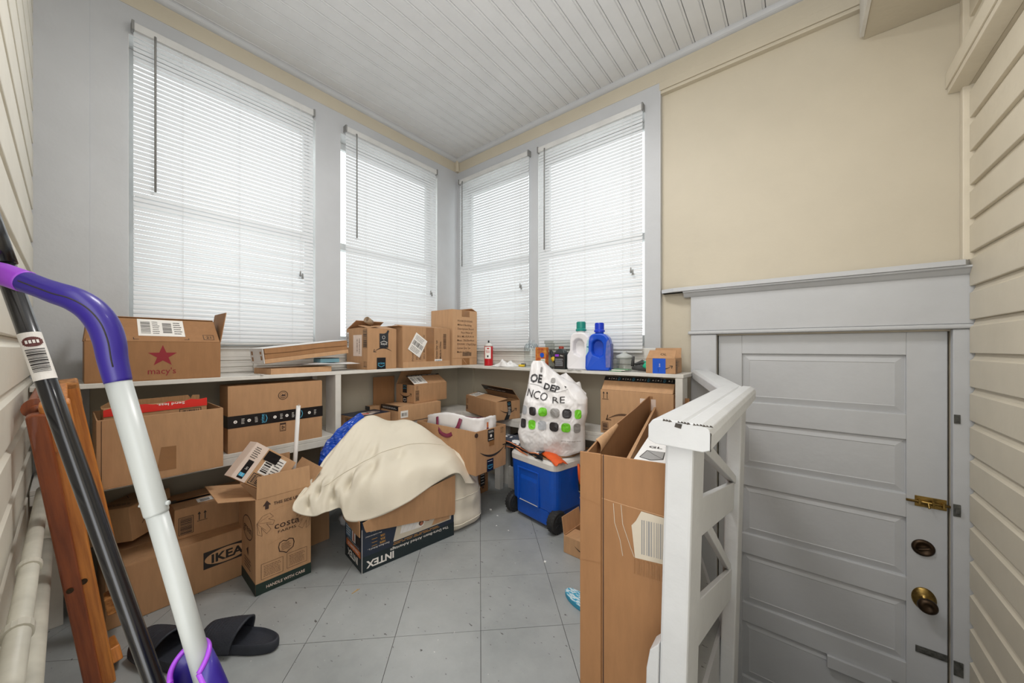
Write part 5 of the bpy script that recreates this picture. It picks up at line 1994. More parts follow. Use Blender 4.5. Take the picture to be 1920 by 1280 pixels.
def bag_square(d, cx, cy, w_, h_, m, n=6):
    r_ = min(w_, h_) * 0.36
    pts = rrect(cx - w_ / 2, cy - h_ / 2, cx + w_ / 2, cy + h_ / 2, r_, 4)
    # fan in rings so the patch follows the creases
    rings = 5
    base = len(d.g.v)
    vs = [d.pt(cx, cy)]
    for k in range(1, rings + 1):
        vs += [d.pt(cx + (p[0] - cx) * k / rings, cy + (p[1] - cy) * k / rings) for p in pts]
    nn = len(pts)
    fs = [(0, 1 + i, 1 + (i + 1) % nn) for i in range(nn)]
    for k in range(rings - 1):
        for i in range(nn):
            a, b = 1 + k * nn + i, 1 + k * nn + (i + 1) % nn
            fs.append((a, b, b + nn, a + nn))
    d.g.add(vs, fs, d.mi(m))
d = Dec(t, (0, 0, 0), (1, 0, 0), (0, 0, 1), fn=BF)
d.h = 0.0035
cols = [(-0.122, 0.034), (-0.068, 0.042), (-0.009, 0.048), (0.060, 0.053), (0.126, 0.050), (0.186, 0.036)]
row1 = ['bag_silver', 'bag_black', 'bag_green', 'bag_grey', 'bag_black', 'bag_green']
row2 = ['bag_black', 'bag_green', 'bag_silver', 'bag_black', 'bag_green', 'bag_grey']
for (x, w_), m1, m2 in zip(cols, row1, row2):
    bag_square(d, x + 0.003, 0.252 - 0.03 * (x + 0.12), w_, 0.050, m1)
    bag_square(d, x - 0.002, 0.175 - 0.03 * (x + 0.12), w_, 0.051, m2)
bag_square(d, -0.036, 0.480, 0.014, 0.030, 'bag_grey')
bag_square(d, 0.040, 0.420, 0.026, 0.028, 'bag_grey')
def dense_text(d, s, a, b, h, m, w_, rot=0, bold=0.0, slant=0.0):
    vs, fs, wd = text_geo(s, bold)
    k = w_ / wd
    c, sn = math.cos(R(rot)), math.sin(R(rot))
    bm = bmesh.new()
    bv = [bm.verts.new((v[0], v[1], 0)) for v in vs]
    for f in fs:
        try:
            bm.faces.new([bv[i] for i in f])
        except ValueError:
            pass
    bmesh.ops.triangulate(bm, faces=bm.faces)
    for _ in range(2):
        long_e = [e for e in bm.edges if e.calc_length() > 0.25]
        if long_e:
            bmesh.ops.subdivide_edges(bm, edges=long_e, cuts=2, use_grid_fill=False)
            bmesh.ops.triangulate(bm, faces=[f for f in bm.faces if len(f.verts) > 3])
    bm.verts.index_update()
    out = []
    for v in bm.verts:
        X, Y = (v.co.x - wd / 2) * k + v.co.y * h * slant, (v.co.y - 0.5) * h
        out.append(d.pt(a + X * c - Y * sn, b + X * sn + Y * c))
    d.g.add(out, [tuple(v.index for v in f.verts) for f in bm.faces], d.mi(m))
    bm.free()
dense_text(d, 'OE', -0.062, 0.430, 0.046, 'bag_black', 0.074, rot=-3, bold=0.05)
dense_text(d, 'DEP', 0.036, 0.382, 0.032, 'bag_black', 0.094, rot=-13, bold=0.05)
d.poly([(0.108, 0.392), (0.120, 0.390), (0.117, 0.380)], 'bag_black')
d.line([(-0.112 + 0.02 * i, 0.399 - 0.0008 * i * i) for i in range(6)], 0.0014, 'bag_black')
d.line([(-0.010 + 0.02 * i, 0.375 - 0.018 * math.sin(i * 0.45)) for i in range(8)], 0.0014, 'bag_black')
dense_text(d, 'NCO', -0.046, 0.342, 0.044, 'bag_black', 0.128, rot=-11)
dense_text(d, 'RE', 0.078, 0.318, 0.034, 'bag_black', 0.074, rot=2)
d.text('www.shoedept.com', 0.150, 0.092, 0.006, 'ink_soft', w=0.105)
d.done('printed_marks', 'black lettering and rows of rounded squares')

# ================================================================== CARTON UNDER THE RIGHT SHELF
L, W, H = 0.410, 0.185, 0.255
t, fl = carton('large orange-brown carton upside down under the right end of the shelf', (-0.925, 1.992, SB + 0.001), 0, L, W, H, False, m='kraft_light', seam=False)
g = G()
g.prism([(0.0, H + 0.0005), (W - 0.01, H + 0.0005), (0.12, H + 0.070), (0.060, H + 0.074)], 0.004, L - 0.004, 'yz')
ob('bulging_top', g, 'kraft_light', t, bevel=0.004)
d = Dec(t, (0, 0.060, H + 0.074), (1, 0, 0), (0, 0.12 - 0.06, -0.004))
d = Dec(t, (0.004, 0.0, H + 0.0005), (1, 0, 0), (0, 0.06, 0.0735))
d.h = 0.001
tape_print(d, 0.0, 0.066, L - 0.008, 0.030, 1)
d.done('packing_tape', 'black printed tape along the top edge')
d = face(t, 'F', L, W, H)
d.up_arrows(0.020, 0.205, 0.040, 'ink')
d.smile(0.145, 0.085, 0.20, 'ink_soft', flip=-1, mirror=-1)
d.frame(0.010, -0.0 + 0.008, 0.038, 0.055, 0.002, 'ink_brown')
d.bars(0.014, 0.012, 0.030, 0.047, 'ink_brown', 9, False, 3)
d.rect(0.235, 0.16, 0.085, 0.062, 'paper_pinkish')
d.line([(0.235, 0.222), (0.25, 0.255)], 0.0015, 'kraft')
d.done()

# ================================================================== THINGS ON THE RIGHT SHELF
def item(name, label, cat, x, y, rz=0, z=SZ, group=None):
    return thing(name, label, cat, (x, y, z), rz, group)
# spray can
t = item('spray_can', 'red and white aerosol can with a red cap ring on the right shelf', 'spray can', -1.893, 2.062)
t['label'] = 'red and white aerosol can beside the tall corner carton'
g = G()
g.lathe([(0.033, 0.0005), (0.034, 0.004), (0.034, 0.148), (0.033, 0.151)], 28)
ob('body', g, 'can_red', t, smooth=True)
g = G()
g.lathe([(0.0335, 0.1512), (0.031, 0.160), (0.022, 0.170), (0.012, 0.174), (0.009, 0.178)], 24)
ob('shoulder', g, 'can_cap', t, smooth=True)
g = G()
g.lathe([(0.006, 0.1785), (0.006, 0.194), (0.004, 0.196)], 12)
ob('nozzle', g, 'charcoal', t, smooth=True)
def wrap(r_):
    return lambda a, b, h: (r_ * math.sin(a / r_) + h * math.sin(a / r_), -(r_ + h) * math.cos(a / r_), b)
d = Dec(t, (0, 0, 0), (1, 0, 0), (0, 0, 1), fn=wrap(0.0343))
def wrect(d, a, b, w_, h_, m, n=8):
    for i in range(n):
        x0, x1 = a + w_ * i / n, a + w_ * (i + 1) / n
        d.g.add([d.pt(x0, b), d.pt(x1, b), d.pt(x1, b + h_), d.pt(x0, b + h_)], [(0, 1, 2, 3)], d.mi(m))
    d.h += 0.00012
wrect(d, -0.008, 0.055, 0.05, 0.092, 'label_white')
wrect(d, 0.012, 0.128, 0.018, 0.010, 'can_red')
for q in range(8):
    wrect(d, 0.002 + 0.004 * q, 0.111, 0.0026, 0.006, 'can_red', 1)
    wrect(d, 0.006 + 0.0035 * q, 0.101, 0.0022, 0.005, 'can_red', 1)
wrect(d, 0.014, 0.066, 0.010, 0.015, 'ink', 4)
wrect(d, -0.026, 0.006, 0.012, 0.040, 'label_white')
d.done('printed_label', 'white label on the red can')
# white rag
g = G()
def rag(u, v):
    a, b = (u - 0.5), (v - 0.5)
    e = max(0.0, 1 - (2.1 * max(abs(a), abs(b))) ** 3)
    z = e * (0.026 + 0.040 * noise.noise(Vector((u * 4.2, v * 4, 6))) + 0.012 * noise.noise(Vector((u * 12, v * 12, 2))) + 0.012 * math.sin(u * 14 + v * 6))
    return Vector((a * 0.205, b * 0.11 + 0.01 * math.sin(u * 8), max(0.0004, z + 0.001)))
g.grid(34, 20, rag)
o = ob('cleaning_rag', g, 'paper', None, smooth=True, solid=0.0008)
o.location = (-1.700, 2.035, SZ + 0.0012)
o.rotation_euler = (0, 0, R(4))
tag(o, 'crumpled white rag on the shelf between the red can and the glass jug', 'rag')
t = item('putty_knife', 'small yellow and black handle lying left of the glass jug', 'tool', -1.585, 2.05)
g = G()
g.tube([(0, 0, 0.010), (0.045, 0.01, 0.010)], 0.0085, 10)
ob('handle', g, 'yellow', t, smooth=True)
g = G()
g.tube([(0.0, 0.03, 0.013), (0.03, 0.04, 0.013)], 0.012, 10)
ob('cap', g, 'charcoal', t, smooth=True)
# glass jug
t = item('glass_jug', 'empty clear glass jug with ribbed shoulder on the shelf behind the bag', 'jug', -1.492, 2.075)
g = G()
prf = [(0.050, 0.001), (0.052, 0.006), (0.052, 0.112), (0.051, 0.125), (0.050, 0.142), (0.045, 0.156), (0.036, 0.168), (0.026, 0.176), (0.024, 0.184), (0.026, 0.188), (0.026, 0.194)]
g.lathe(prf, 28)
g.f = g.f[:-2]
g.m = g.m[:-2]
ob('body', g, 'jar_glass', t, smooth=True)
g = G()
for i in range(16):
    a = 2 * PI * i / 16
    g.tube([(0.052 * math.cos(a), 0.052 * math.sin(a), 0.118), (0.050 * math.cos(a + 0.2), 0.050 * math.sin(a + 0.2), 0.142), (0.037 * math.cos(a + 0.4), 0.037 * math.sin(a + 0.4), 0.168)], 0.0022, 5)
    g.tube([(0.052 * math.cos(a), 0.052 * math.sin(a), 0.118), (0.050 * math.cos(a - 0.2), 0.050 * math.sin(a - 0.2), 0.142), (0.037 * math.cos(a - 0.4), 0.037 * math.sin(a - 0.4), 0.168)], 0.0022, 5)
ob('ribs', g, 'jar_glass', t, smooth=True)
g = G()
g.lathe([(0.048, 0.002), (0.050, 0.004), (0.050, 0.008), (0.0, 0.009)], 24)
ob('base', g, 'jar_glass', t, smooth=True)
# clear container
t = item('plastic_container', 'tall clear plastic tub behind the small red carton', 'container', -1.375, 2.118)
g = G()
loft(g, [(rrect(0.012, -0.052, 0.163, 0.058, 0.02), 0.001), (rrect(0.002, -0.060, 0.172, 0.064, 0.022), 0.165), (rrect(-0.003, -0.064, 0.177, 0.068, 0.022), 0.166), (rrect(-0.003, -0.064, 0.177, 0.068, 0.022), 0.188)])
g.f = g.f[:-1]
g.m = g.m[:-1]
ob('body', g, 'milky_plastic', t)
t = item('small_carton', 'small red and yellow printed carton standing on the right shelf', 'box', -1.405, 2.002, -3)
g = G()
g.box(0.0, 0, 0, 0.088, 0.03, 0.142)
ob('body', g, 'carton_red', t, bevel=0.001)
g = G()
g.box(-0.0020, 0.0, 0.0, -0.0004, 0.03, 0.142)
ob('side_panel', g, 'paper', t)
d = Dec(t, (0, 0, 0), (1, 0, 0), (0, 0, 1))
d.disc(0.056, 0.090, 0.017, 'tape_blue')
d.rect(0.046, 0.015, 0.036, 0.050, 'label_white')
d.lines_of_text(0.010, 0.10, 0.060, 0.034, 'star_red', 4)
d.lines_of_text(0.049, 0.018, 0.03, 0.042, 'glove_green', 5)
d.done()
# tools heap
t = item('caulking_tool', 'black and yellow hand tool leaning beside the dark bottle', 'tool', -1.325, 2.02)
g = G()
g.tube([(0.00, 0.05, 0.118), (0.018, 0.04, 0.085), (0.03, 0.03, 0.065)], [0.010, 0.012, 0.010], 10)
ob('grip', g, 'charcoal', t, smooth=True)
g = G()
g.tube([(0.026, 0.032, 0.068), (0.048, 0.022, 0.048)], [0.015, 0.013], 12)
ob('collar', g, 'yellow', t, smooth=True)
g = G()
g.tube([(0.046, 0.022, 0.050), (0.075, 0.008, 0.020), (0.090, 0.0, 0.008)], [0.010, 0.008, 0.006], 10)
ob('shaft', g, 'charcoal', t, smooth=True)
t = item('screwdriver_set', 'low heap of dark metal bits lying in front of the small red carton', 'tools', -1.345, 1.985)
g = G()
for i in range(7):
    x = 0.016 * i
    g.tube([(x, 0.002, 0.007), (x + 0.030, 0.024, 0.007 + 0.004 * (i % 3))], 0.0055, 8)
ob('bit', g, 'hardware_grey', t, smooth=True, kind='stuff')
# dark bottle
t = item('additive_bottle', 'small square dark bottle with red cap left of the white detergent jug', 'bottle', -1.206, 2.010)
g = G()
loft(g, [(rrect(-0.038, -0.024, 0.038, 0.024, 0.006), 0.0005), (rrect(-0.038, -0.024, 0.038, 0.024, 0.006), 0.106), (rrect(-0.030, -0.020, 0.030, 0.020, 0.008), 0.120), (rrect(-0.016, -0.014, 0.016, 0.014, 0.008), 0.132)])
ob('body', g, 'bottle_dark', t, smooth=False, bevel=0.002)
g = G()
g.lathe([(0.0165, 0.1325), (0.0165, 0.146), (0.014, 0.148)], 20)
ob('cap', g, 'bottle_cap_red', t)
d = Dec(t, (-0.038, -0.024, 0), (1, 0, 0), (0, 0, 1))
d.rect(0.001, 0.008, 0.074, 0.094, 'ink')
d.rect(0.006, 0.082, 0.028, 0.014, 'violet')
d.text('Max', 0.055, 0.088, 0.010, 'label_white')
d.lines_of_text(0.006, 0.020, 0.06, 0.05, 'bag_silver', 8)
d.done('printed_label', 'black label with purple patch')

def jug(name, label, x, y, rz, m, mcap, lab, s=1.0, tall=0.272):
    """a detergent jug: a D-shaped body with a hand hole, neck and ribbed cap. local x across, front -y"""
    t = item(name, label, 'bottle', x, y, rz)
    k = s
    out = [(-0.070, 0.0), (0.066, 0.0), (0.070, 0.010), (0.072, 0.10), (0.070, 0.150), (0.060, 0.188), (0.040, 0.208), (0.020, 0.214), (-0.020, 0.214), (-0.036, 0.210), (-0.050, 0.196), (-0.056, 0.170), (-0.057, 0.112),
           (-0.064, 0.100), (-0.074, 0.085), (-0.076, 0.012)]
    hole = [(-0.030, 0.092), (0.006, 0.076), (0.026, 0.086), (0.030, 0.110), (0.030, 0.150), (0.018, 0.172), (-0.004, 0.180), (-0.022, 0.174), (-0.034, 0.158), (-0.036, 0.112)]
    bm = bmesh.new()
    def ringv(pts, y):
        return [bm.verts.new((p[0] * k, y * k, p[1] * k)) for p in pts]
    T = 0.042
    # bevelled front and back caps with the hole bridged
    fo, ho = [], []
    for sgn in (-1, 1):
        a = ringv([(p[0] * 0.90, (p[1] - 0.107) * 0.965 + 0.107) for p in out], sgn * T)
        b = ringv(out, sgn * (T - 0.014))
        h1 = ringv(hole, sgn * (T - 0.006))
        e1 = [bm.edges.new((a[i], a[(i + 1) % len(a)])) for i in range(len(a))]
        e2 = [bm.edges.new((h1[i], h1[(i + 1) % len(h1)])) for i in range(len(h1))]
        bmesh.ops.triangle_fill(bm, edges=e1 + e2, use_beauty=True)
        for i in range(len(a)):
            j = (i + 1) % len(a)
            bm.faces.new((a[i], a[j], b[j], b[i]))
        fo.append(b)
        ho.append(h1)
    for i in range(len(out)):
        j = (i + 1) % len(out)
        bm.faces.new((fo[0][i], fo[0][j], fo[1][j], fo[1][i]))
    mid = ringv([((p[0] + 0.003) * 0.86 - 0.003, (p[1] - 0.13) * 0.86 + 0.13) for p in hole], 0.0)
    for rg in ho:
        for i in range(len(hole)):
            j = (i + 1) % len(hole)
            bm.faces.new((rg[i], rg[j], mid[j], mid[i]))
    bm.faces.new(mid)
    bmesh.ops.recalc_face_normals(bm, faces=bm.faces)
    me = bpy.data.meshes.new('body')
    bm.to_mesh(me)
    bm.free()
    me.materials.append(MATS[m])
    o = bpy.data.objects.new('body', me)
    C.objects.link(o)
    o.parent = t
    q = o.modifiers.new('b', 'BEVEL')
    q.width = 0.006 * k
    q.segments = 3
    q.limit_method = 'ANGLE'
    q.angle_limit = R(30)
    g = G()
    g.lathe([(0.024 * k, 0.212 * k), (0.024 * k, 0.224 * k)], 24)
    ob('neck', g, m, t, smooth=True)
    g = G()
    z0 = 0.222 * k
    g.lathe([(0.030 * k, z0), (0.031 * k, z0 + 0.010), (0.026 * k, z0 + 0.016), (0.025 * k, z0 + 0.050 * k), (0.023 * k, z0 + 0.054 * k), (0.0, z0 + 0.054 * k)], 30)
    cp = ob('cap', g, mcap, t, smooth=False)
    g = G()
    for i in range(24):
        a = 2 * PI * i / 24
        g.box(0.0248 * k, -0.0012, z0 + 0.018, 0.0262 * k, 0.0012, z0 + 0.050 * k, M=Matrix.Rotation(a, 4, 'Z'))
    ob('cap_ribs', g, mcap, cp)
    g = G()
    g.prism([(0.046 * k, 0.020 * k), (0.0695 * k, 0.022 * k), (0.0735 * k, 0.10 * k), (0.071 * k, 0.150 * k), (0.060 * k, 0.178 * k), (0.050 * k, 0.165 * k), (0.044 * k, 0.10 * k)], -(T + 0.0008) * k, -(T - 0.004) * k, 'xz')
    g.prism([(-(T - 0.016) * k, 0.02 * k), ((T - 0.016) * k, 0.02 * k), ((T - 0.016) * k, 0.155 * k), (-(T - 0.016) * k, 0.155 * k)], 0.0705 * k, 0.0735 * k, 'yz')
    ob('printed_label', g, lab, t)
    return t
jug('detergent_bottle', 'white detergent jug with teal cap left of the blue one', -1.082, 2.045, 8, 'jug_white', 'cap_teal', 'label_teal', 1.10)
t = jug('detergent_bottle', 'blue detergent jug with blue cap on the right shelf', -0.950, 2.030, 12, 'bottle_blue', 'cap_blue', 'label_purple', 1.05)
# lidded clear jar
t = item('lidded_jar', 'squat clear plastic jar with frosted domed lid right of the blue jug', 'jar', -0.812, 2.072)
g = G()
g.lathe([(0.040, 0.001), (0.043, 0.006), (0.043, 0.074)], 28)
g.f = g.f[:-1]
g.m = g.m[:-1]
ob('body', g, 'clear_plastic', t, smooth=True)
g = G()
g.lathe([(0.048, 0.0745), (0.049, 0.084), (0.044, 0.092), (0.022, 0.102), (0.017, 0.104), (0.017, 0.112), (0.015, 0.116), (0.0, 0.117)], 28)
ob('lid', g, 'pole_white', t, smooth=True)
t = item('measuring_cup', 'small clear plastic cup between the blue jug and the lidded jar', 'cup', -0.893, 2.125)
g = G()
g.lathe([(0.026, 0.001), (0.032, 0.080), (0.034, 0.082), (0.034, 0.088)], 24)
g.f = g.f[:-1]
g.m = g.m[:-1]
ob('body', g, 'clear_plastic', t, smooth=True)
t = item('sponge', 'small flat stack of grey green scouring pads before the lidded jar', 'sponge', -0.868, 1.988, -6)
for i in range(3):
    g = G()
    g.box(0.012 * i, 0.002 * i, 0.0055 * i + 0.0004, 0.075 + 0.02 * i, 0.045, 0.0055 * i + 0.0055)
    ob('pad', g, ('sponge_green', 'label_white', 'sponge_green')[i], t, bevel=0.001)
# work gloves
t = item('work_glove', 'dark grey and green work gloves beside the taped small carton', 'glove', -0.755, 2.052)
g = G()
g.tube([(0.00, 0.0, 0.020), (0.035, 0.0, 0.024), (0.075, 0.005, 0.020), (0.10, 0.01, 0.016)], [0.012, 0.022, 0.020, 0.010], 12, flatz=0.8)
ob('palm', g, 'glove_grey', t, smooth=True)
g = G()
g.tube([(-0.002, 0.01, 0.030), (-0.002, 0.012, 0.060), (0.004, 0.010, 0.088)], [0.010, 0.009, 0.006], 10)
for i in range(3):
    g.tube([(0.01, 0.01 + 0.012 * i, 0.042), (0.045, 0.014 + 0.012 * i, 0.052 + 0.004 * i), (0.075, 0.012 + 0.012 * i, 0.048)], [0.008, 0.010, 0.007], 9)
ob('fingers', g, 'glove_grey', t, smooth=True)
g = G()
g.tube([(0.07, -0.005, 0.040), (0.095, -0.010, 0.026), (0.105, -0.014, 0.010)], [0.016, 0.014, 0.009], 11)
g.tube([(0.06, 0.02, 0.052), (0.09, 0.012, 0.056), (0.108, 0.004, 0.048)], [0.010, 0.012, 0.008], 10)
ob('cuff', g, 'glove_green', t, smooth=True)
# small taped carton
L, W, H = 0.150, 0.150, 0.080
t, fl = carton('small brown carton with bright blue tape band on the right end of the shelf', (-0.655, 1.982, SZ + 0.0005), 2, L, W, H, True,
               {'F': (38, 0.070), 'B': (112, 0.060), 'R': (2, 0.03)}, m='kraft')
d = face(t, 'F', L, W, H)
d.smile(0.085, 0.040, 0.095, 'ink')
d.done()
d = face(t, 'F', L, W, H)
d.h = 0.0018
d.rect(0.036, 0.0, 0.066, H, 'tape_blue')
d.text('NYE', 0.072, 0.044, 0.007, 'label_white', rot=-90)
d.text('prime', 0.066, 0.018, 0.006, 'navy', rot=-90)
d.done('packing_tape', 'bright blue tape')
d = face(t, 'R', L, W, H)
d.frame(0.012, 0.006, 0.032, 0.066, 0.0018, 'ink')
d.bars(0.015, 0.010, 0.026, 0.058, 'ink', 12, False, 4)
d.up_arrows(0.062, 0.042, 0.026, 'ink')
d.done()
ff = flap_face(t, fl['F'])
ff.text('OL', 0.085, 0.034, 0.018, 'ink', w=0.032, bold=0.005)
ff.done()
g = G()
def pap(u, v):
    return Vector((u * 0.10, v * 0.03 - 0.004 * math.sin(u * 9), 0.0012 + 0.0015 * math.sin(u * 12) ** 2))
g.grid(14, 6, pap)
o = ob('paper_strip', g, 'paper', None, smooth=True, solid=0.0004)
o.location = (-1.14, 1.965, SZ + 0.0006)
tag(o, 'flat strip of white paper on the shelf edge before the white jug', 'paper')

# ================================================================== RAILING (leans a little to the left)
RM = Matrix.Translation((0, 0, 0.884)) @ Matrix.Rotation(R(1.5), 4, 'Y') @ Matrix.Translation((0, 0, -0.884))
t = thing('stair_railing', 'white painted wooden railing with a broad cap, guarding the stair to the grey door', 'railing', M=RM)
g = G()
cap = [(-0.240, 0.838), (-0.240, 0.868), (-0.232, 0.880), (-0.218, 0.884), (-0.178, 0.884), (-0.172, 0.880), (-0.166, 0.884), (-0.142, 0.884), (-0.130, 0.876), (-0.126, 0.864), (-0.126, 0.838), (-0.140, 0.832), (-0.226, 0.832)]
g.prism(cap, 0.742, 1.60, 'xz')
ob('cap_rail', g, 'rail_paint', t, bevel=0.002)
g = G()
for a, b in (((0.742, 0.838), (0.752, 0.882)),):
    pass
rr = random.Random(4)
for i in range(16):
    x = -0.212 + 0.0055 * i
    if i in (3, 4, 9):
        continue
    g.prism([(x, 0.8805 + rr.uniform(-0.001, 0.001)), (x + 0.0065, 0.881), (x + 0.004, 0.884 - rr.uniform(0, 0.002)), (x + 0.001, 0.8845)], 0.7412, 0.7419, 'xz')
g.prism([(-0.1275, 0.836), (-0.1262, 0.836), (-0.1262, 0.868), (-0.128, 0.870)], 0.7412, 0.746, 'xz')
g.prism([(-0.190, 0.872), (-0.178, 0.870), (-0.176, 0.879), (-0.188, 0.880)], 0.7412, 0.7419, 'xz')
ob('chipped_paint', g, 'chipped', t, kind='stuff', label='dark chips in the white paint')
g = G()                                   # second run of the cap, turning to the door casing
a, b = Vector((-0.185, 1.52)), Vector((-0.425, 2.195))
dv = (b - a).normalized()
nv = Vector((-dv.y, dv.x))
vs = []
for p, z in ((a, 0.0), (b, 0.018)):
    for s, zz2 in ((0.046, 0.836), (0.046, 0.870), (0.036, 0.882), (-0.036, 0.882), (-0.046, 0.870), (-0.046, 0.836)):
        vs.append((p.x + nv.x * s, p.y + nv.y * s, zz2 + z))
fs = [(i, (i + 1) % 6, (i + 1) % 6 + 6, i + 6) for i in range(6)] + [tuple(range(5, -1, -1)), tuple(range(6, 12))]
g.add(vs, fs)
ob('cap_rail', g, 'rail_paint', t, bevel=0.002)
g = G()
g.box(-0.214, 0.770, -0.25, -0.161, 0.883, 0.8315)
ob('post', g, 'rail_paint', t, bevel=0.006)
g = G()
g.box(-0.196, 1.455, -0.45, -0.152, 1.575, 0.8315)
ob('post', g, 'rail_paint', t, bevel=0.005)
def bar(y0, za0, za1, y1, zb0, zb1, x0=-0.186, x1=-0.164):
    g = G()
    g.prism([(y0, za0), (y1, zb0), (y1, zb1), (y0, za1)], x0, x1, 'yz')
    return ob('lattice_bar', g, 'rail_paint', t, bevel=0.002)
bar(0.884, 0.800, 0.831, 1.454, 0.556, 0.584)
bar(0.884, 0.600, 0.690, 1.454, 0.465, 0.560, -0.182, -0.168)
bar(0.884, 0.655, 0.690, 1.454, 0.240, 0.272, -0.188, -0.171)
bar(0.884, 0.345, 0.455, 1.454, 0.150, 0.255, -0.182, -0.168)
g = G()
g.prism([(-0.214, 0.415), (-0.232, 0.392), (-0.238, 0.350), (-0.238, 0.312), (-0.225, 0.296), (-0.214, 0.296)], 0.765, 0.812, 'xz')
ob('rail_stub', g, 'rail_paint', t, bevel=0.002)

# ================================================================== TALL CARTON
TM = Matrix.Translation((-0.431, 0.812, 0.001)) @ Matrix.Rotation(R(10.2), 4, 'Z')
L, W, H = 0.200, 1.200, 0.768
t = thing('tall_carton', 'tall narrow open-topped brown carton standing beside the white railing', 'box', M=TM)
g = G()
th = 0.005
g.box(0, 0, 0, L, W, th)
g.box(0, 0, th, L, th, H)
g.box(L - th, th, th, L, W - th, H - 0.01)
g.box(0, W - th, th, L, W, H)
ob('body', g, 'kraft_deep', t, bevel=0.0015)
g = G()                                   # the long left side, top edge dipping near the viewer
prf = [(th, th), (W - th, th), (W - th, H), (0.75, H - 0.003), (0.40, H - 0.002), (0.16, H - 0.004), (0.05, H - 0.012), (th, H - 0.05)]
g.prism(prf, 0.0, th, 'yz')
ob('side_panel', g, 'kraft_deep', t)
g = G()
pts = []
def curl(u, v):
    y = 0.13 + u * 0.26
    r_ = 0.009 * (1.4 - u) + 0.003
    a = v * 2.2
    return Vector((0.003 + r_ * math.sin(a), y, H - 0.004 + r_ * (math.cos(a) - 0.6) - 0.012 * (1 - u) * v))
g.grid(14, 7, curl)
ob('curled_edge', g, 'kraft_light', t, smooth=True, solid=0.002, label='torn outer paper curling over the long edge')
g = G()
g.box(0.0005, -0.0065, 0.0, 0.053, -0.0005, H + 0.003)
ob('folded_flap', g, 'kraft_deep', t, bevel=0.0012)
d = face(t, 'F', L, W, H)
d.line([(0.054, 0.662), (0.12, 0.655), (L, 0.648)], 0.0018, 'kraft_light')
d.line([(0.0575, 0.0), (0.0575, H)], 0.0022, 'ink_brown')
d.poly([(0.124, 0.612), (0.134, 0.625), (0.146, 0.650), (0.196, 0.645), (0.199, 0.540), (0.132, 0.538)], 'print_tan')
d.bars(0.146, 0.55, 0.046, 0.080, 'bag_grey', 8, True, 7)
d.bars(0.130, 0.500, 0.064, 0.035, 'tape_brown', 10, True, 3)
for pts_ in ([(0.082, 0.655), (0.085, 0.61), (0.098, 0.57), (0.104, 0.535)], [(0.100, 0.655), (0.104, 0.61), (0.122, 0.56), (0.130, 0.54)]):
    d.line(pts_, 0.0012, 'print_tan')
d.done('printed_marks', 'torn pale paper patch and tape scars')
d = Dec(t, (0.0005, -0.0065, 0), (1, 0, 0), (0, 0, 1))
d.line([(0, 0.655), (0.03, 0.650), (0.052, 0.645)], 0.0022, 'kraft_deep')
d.line([(0, 0.50), (0.052, 0.505)], 0.0014, 'kraft_deep')
d.done('crease')
g = G()
g.prism([(0.085, 0.012), (0.095, 0.012), (0.040, W - 0.02), (0.030, W - 0.02)], 0.006, H - 0.055)
ob('divider', g, 'kraft', t)
# white printed box standing inside it
IM = TM @ Matrix.Translation((0.118, 0.035, 0.30))
t = thing('white_carton', 'white printed box standing inside the tall brown carton', 'box', M=IM)
g = G()
g.box(0, 0, 0, 0.078, 0.30, 0.452)
ob('body', g, 'paper', t, bevel=0.002)
d = Dec(t, (0, 0, 0.452), (1, 0, 0), (0, 1, 0))
d.text('GL', 0.036, 0.158, 0.020, 'ink', w=0.036, bold=0.02)
d.poly([(0.012, 0.045), (0.040, 0.03), (0.066, 0.05), (0.064, 0.115), (0.020, 0.115)], 'bag_grey')
d.line([(0.012, 0.045), (0.040, 0.03), (0.066, 0.05), (0.064, 0.115), (0.020, 0.115)], 0.002, 'ink', True)
d.line([(0.020, 0.115), (0.042, 0.08), (0.066, 0.05)], 0.0016, 'ink')
d.done()

# small open carton on the floor left of it
L, W, H = 0.30, 0.175, 0.086
t, fl = carton('small open brown carton on the floor between the cooler and the tall carton', (-0.930, 1.572, 0.001), -3, L, W, H, True,
               {'L': (100, 0.085), 'B': (86, 0.120)}, m='kraft_light')
d = face(t, 'F', L, W, H)
d.smile(0.125, 0.052, 0.12, 'ink')
d.done()
d = face(t, 'F', L, W, H)
d.h = 0.0016
d.rect(0.098, 0.0, 0.05, H, 'tape_black')
d.done('packing_tape', 'black parcel tape')
g = G()
g.box(0.006, 0.006, 0.078, L - 0.006, 0.10, 0.082)
ob('inner_flap', g, 'kraft_light', t)

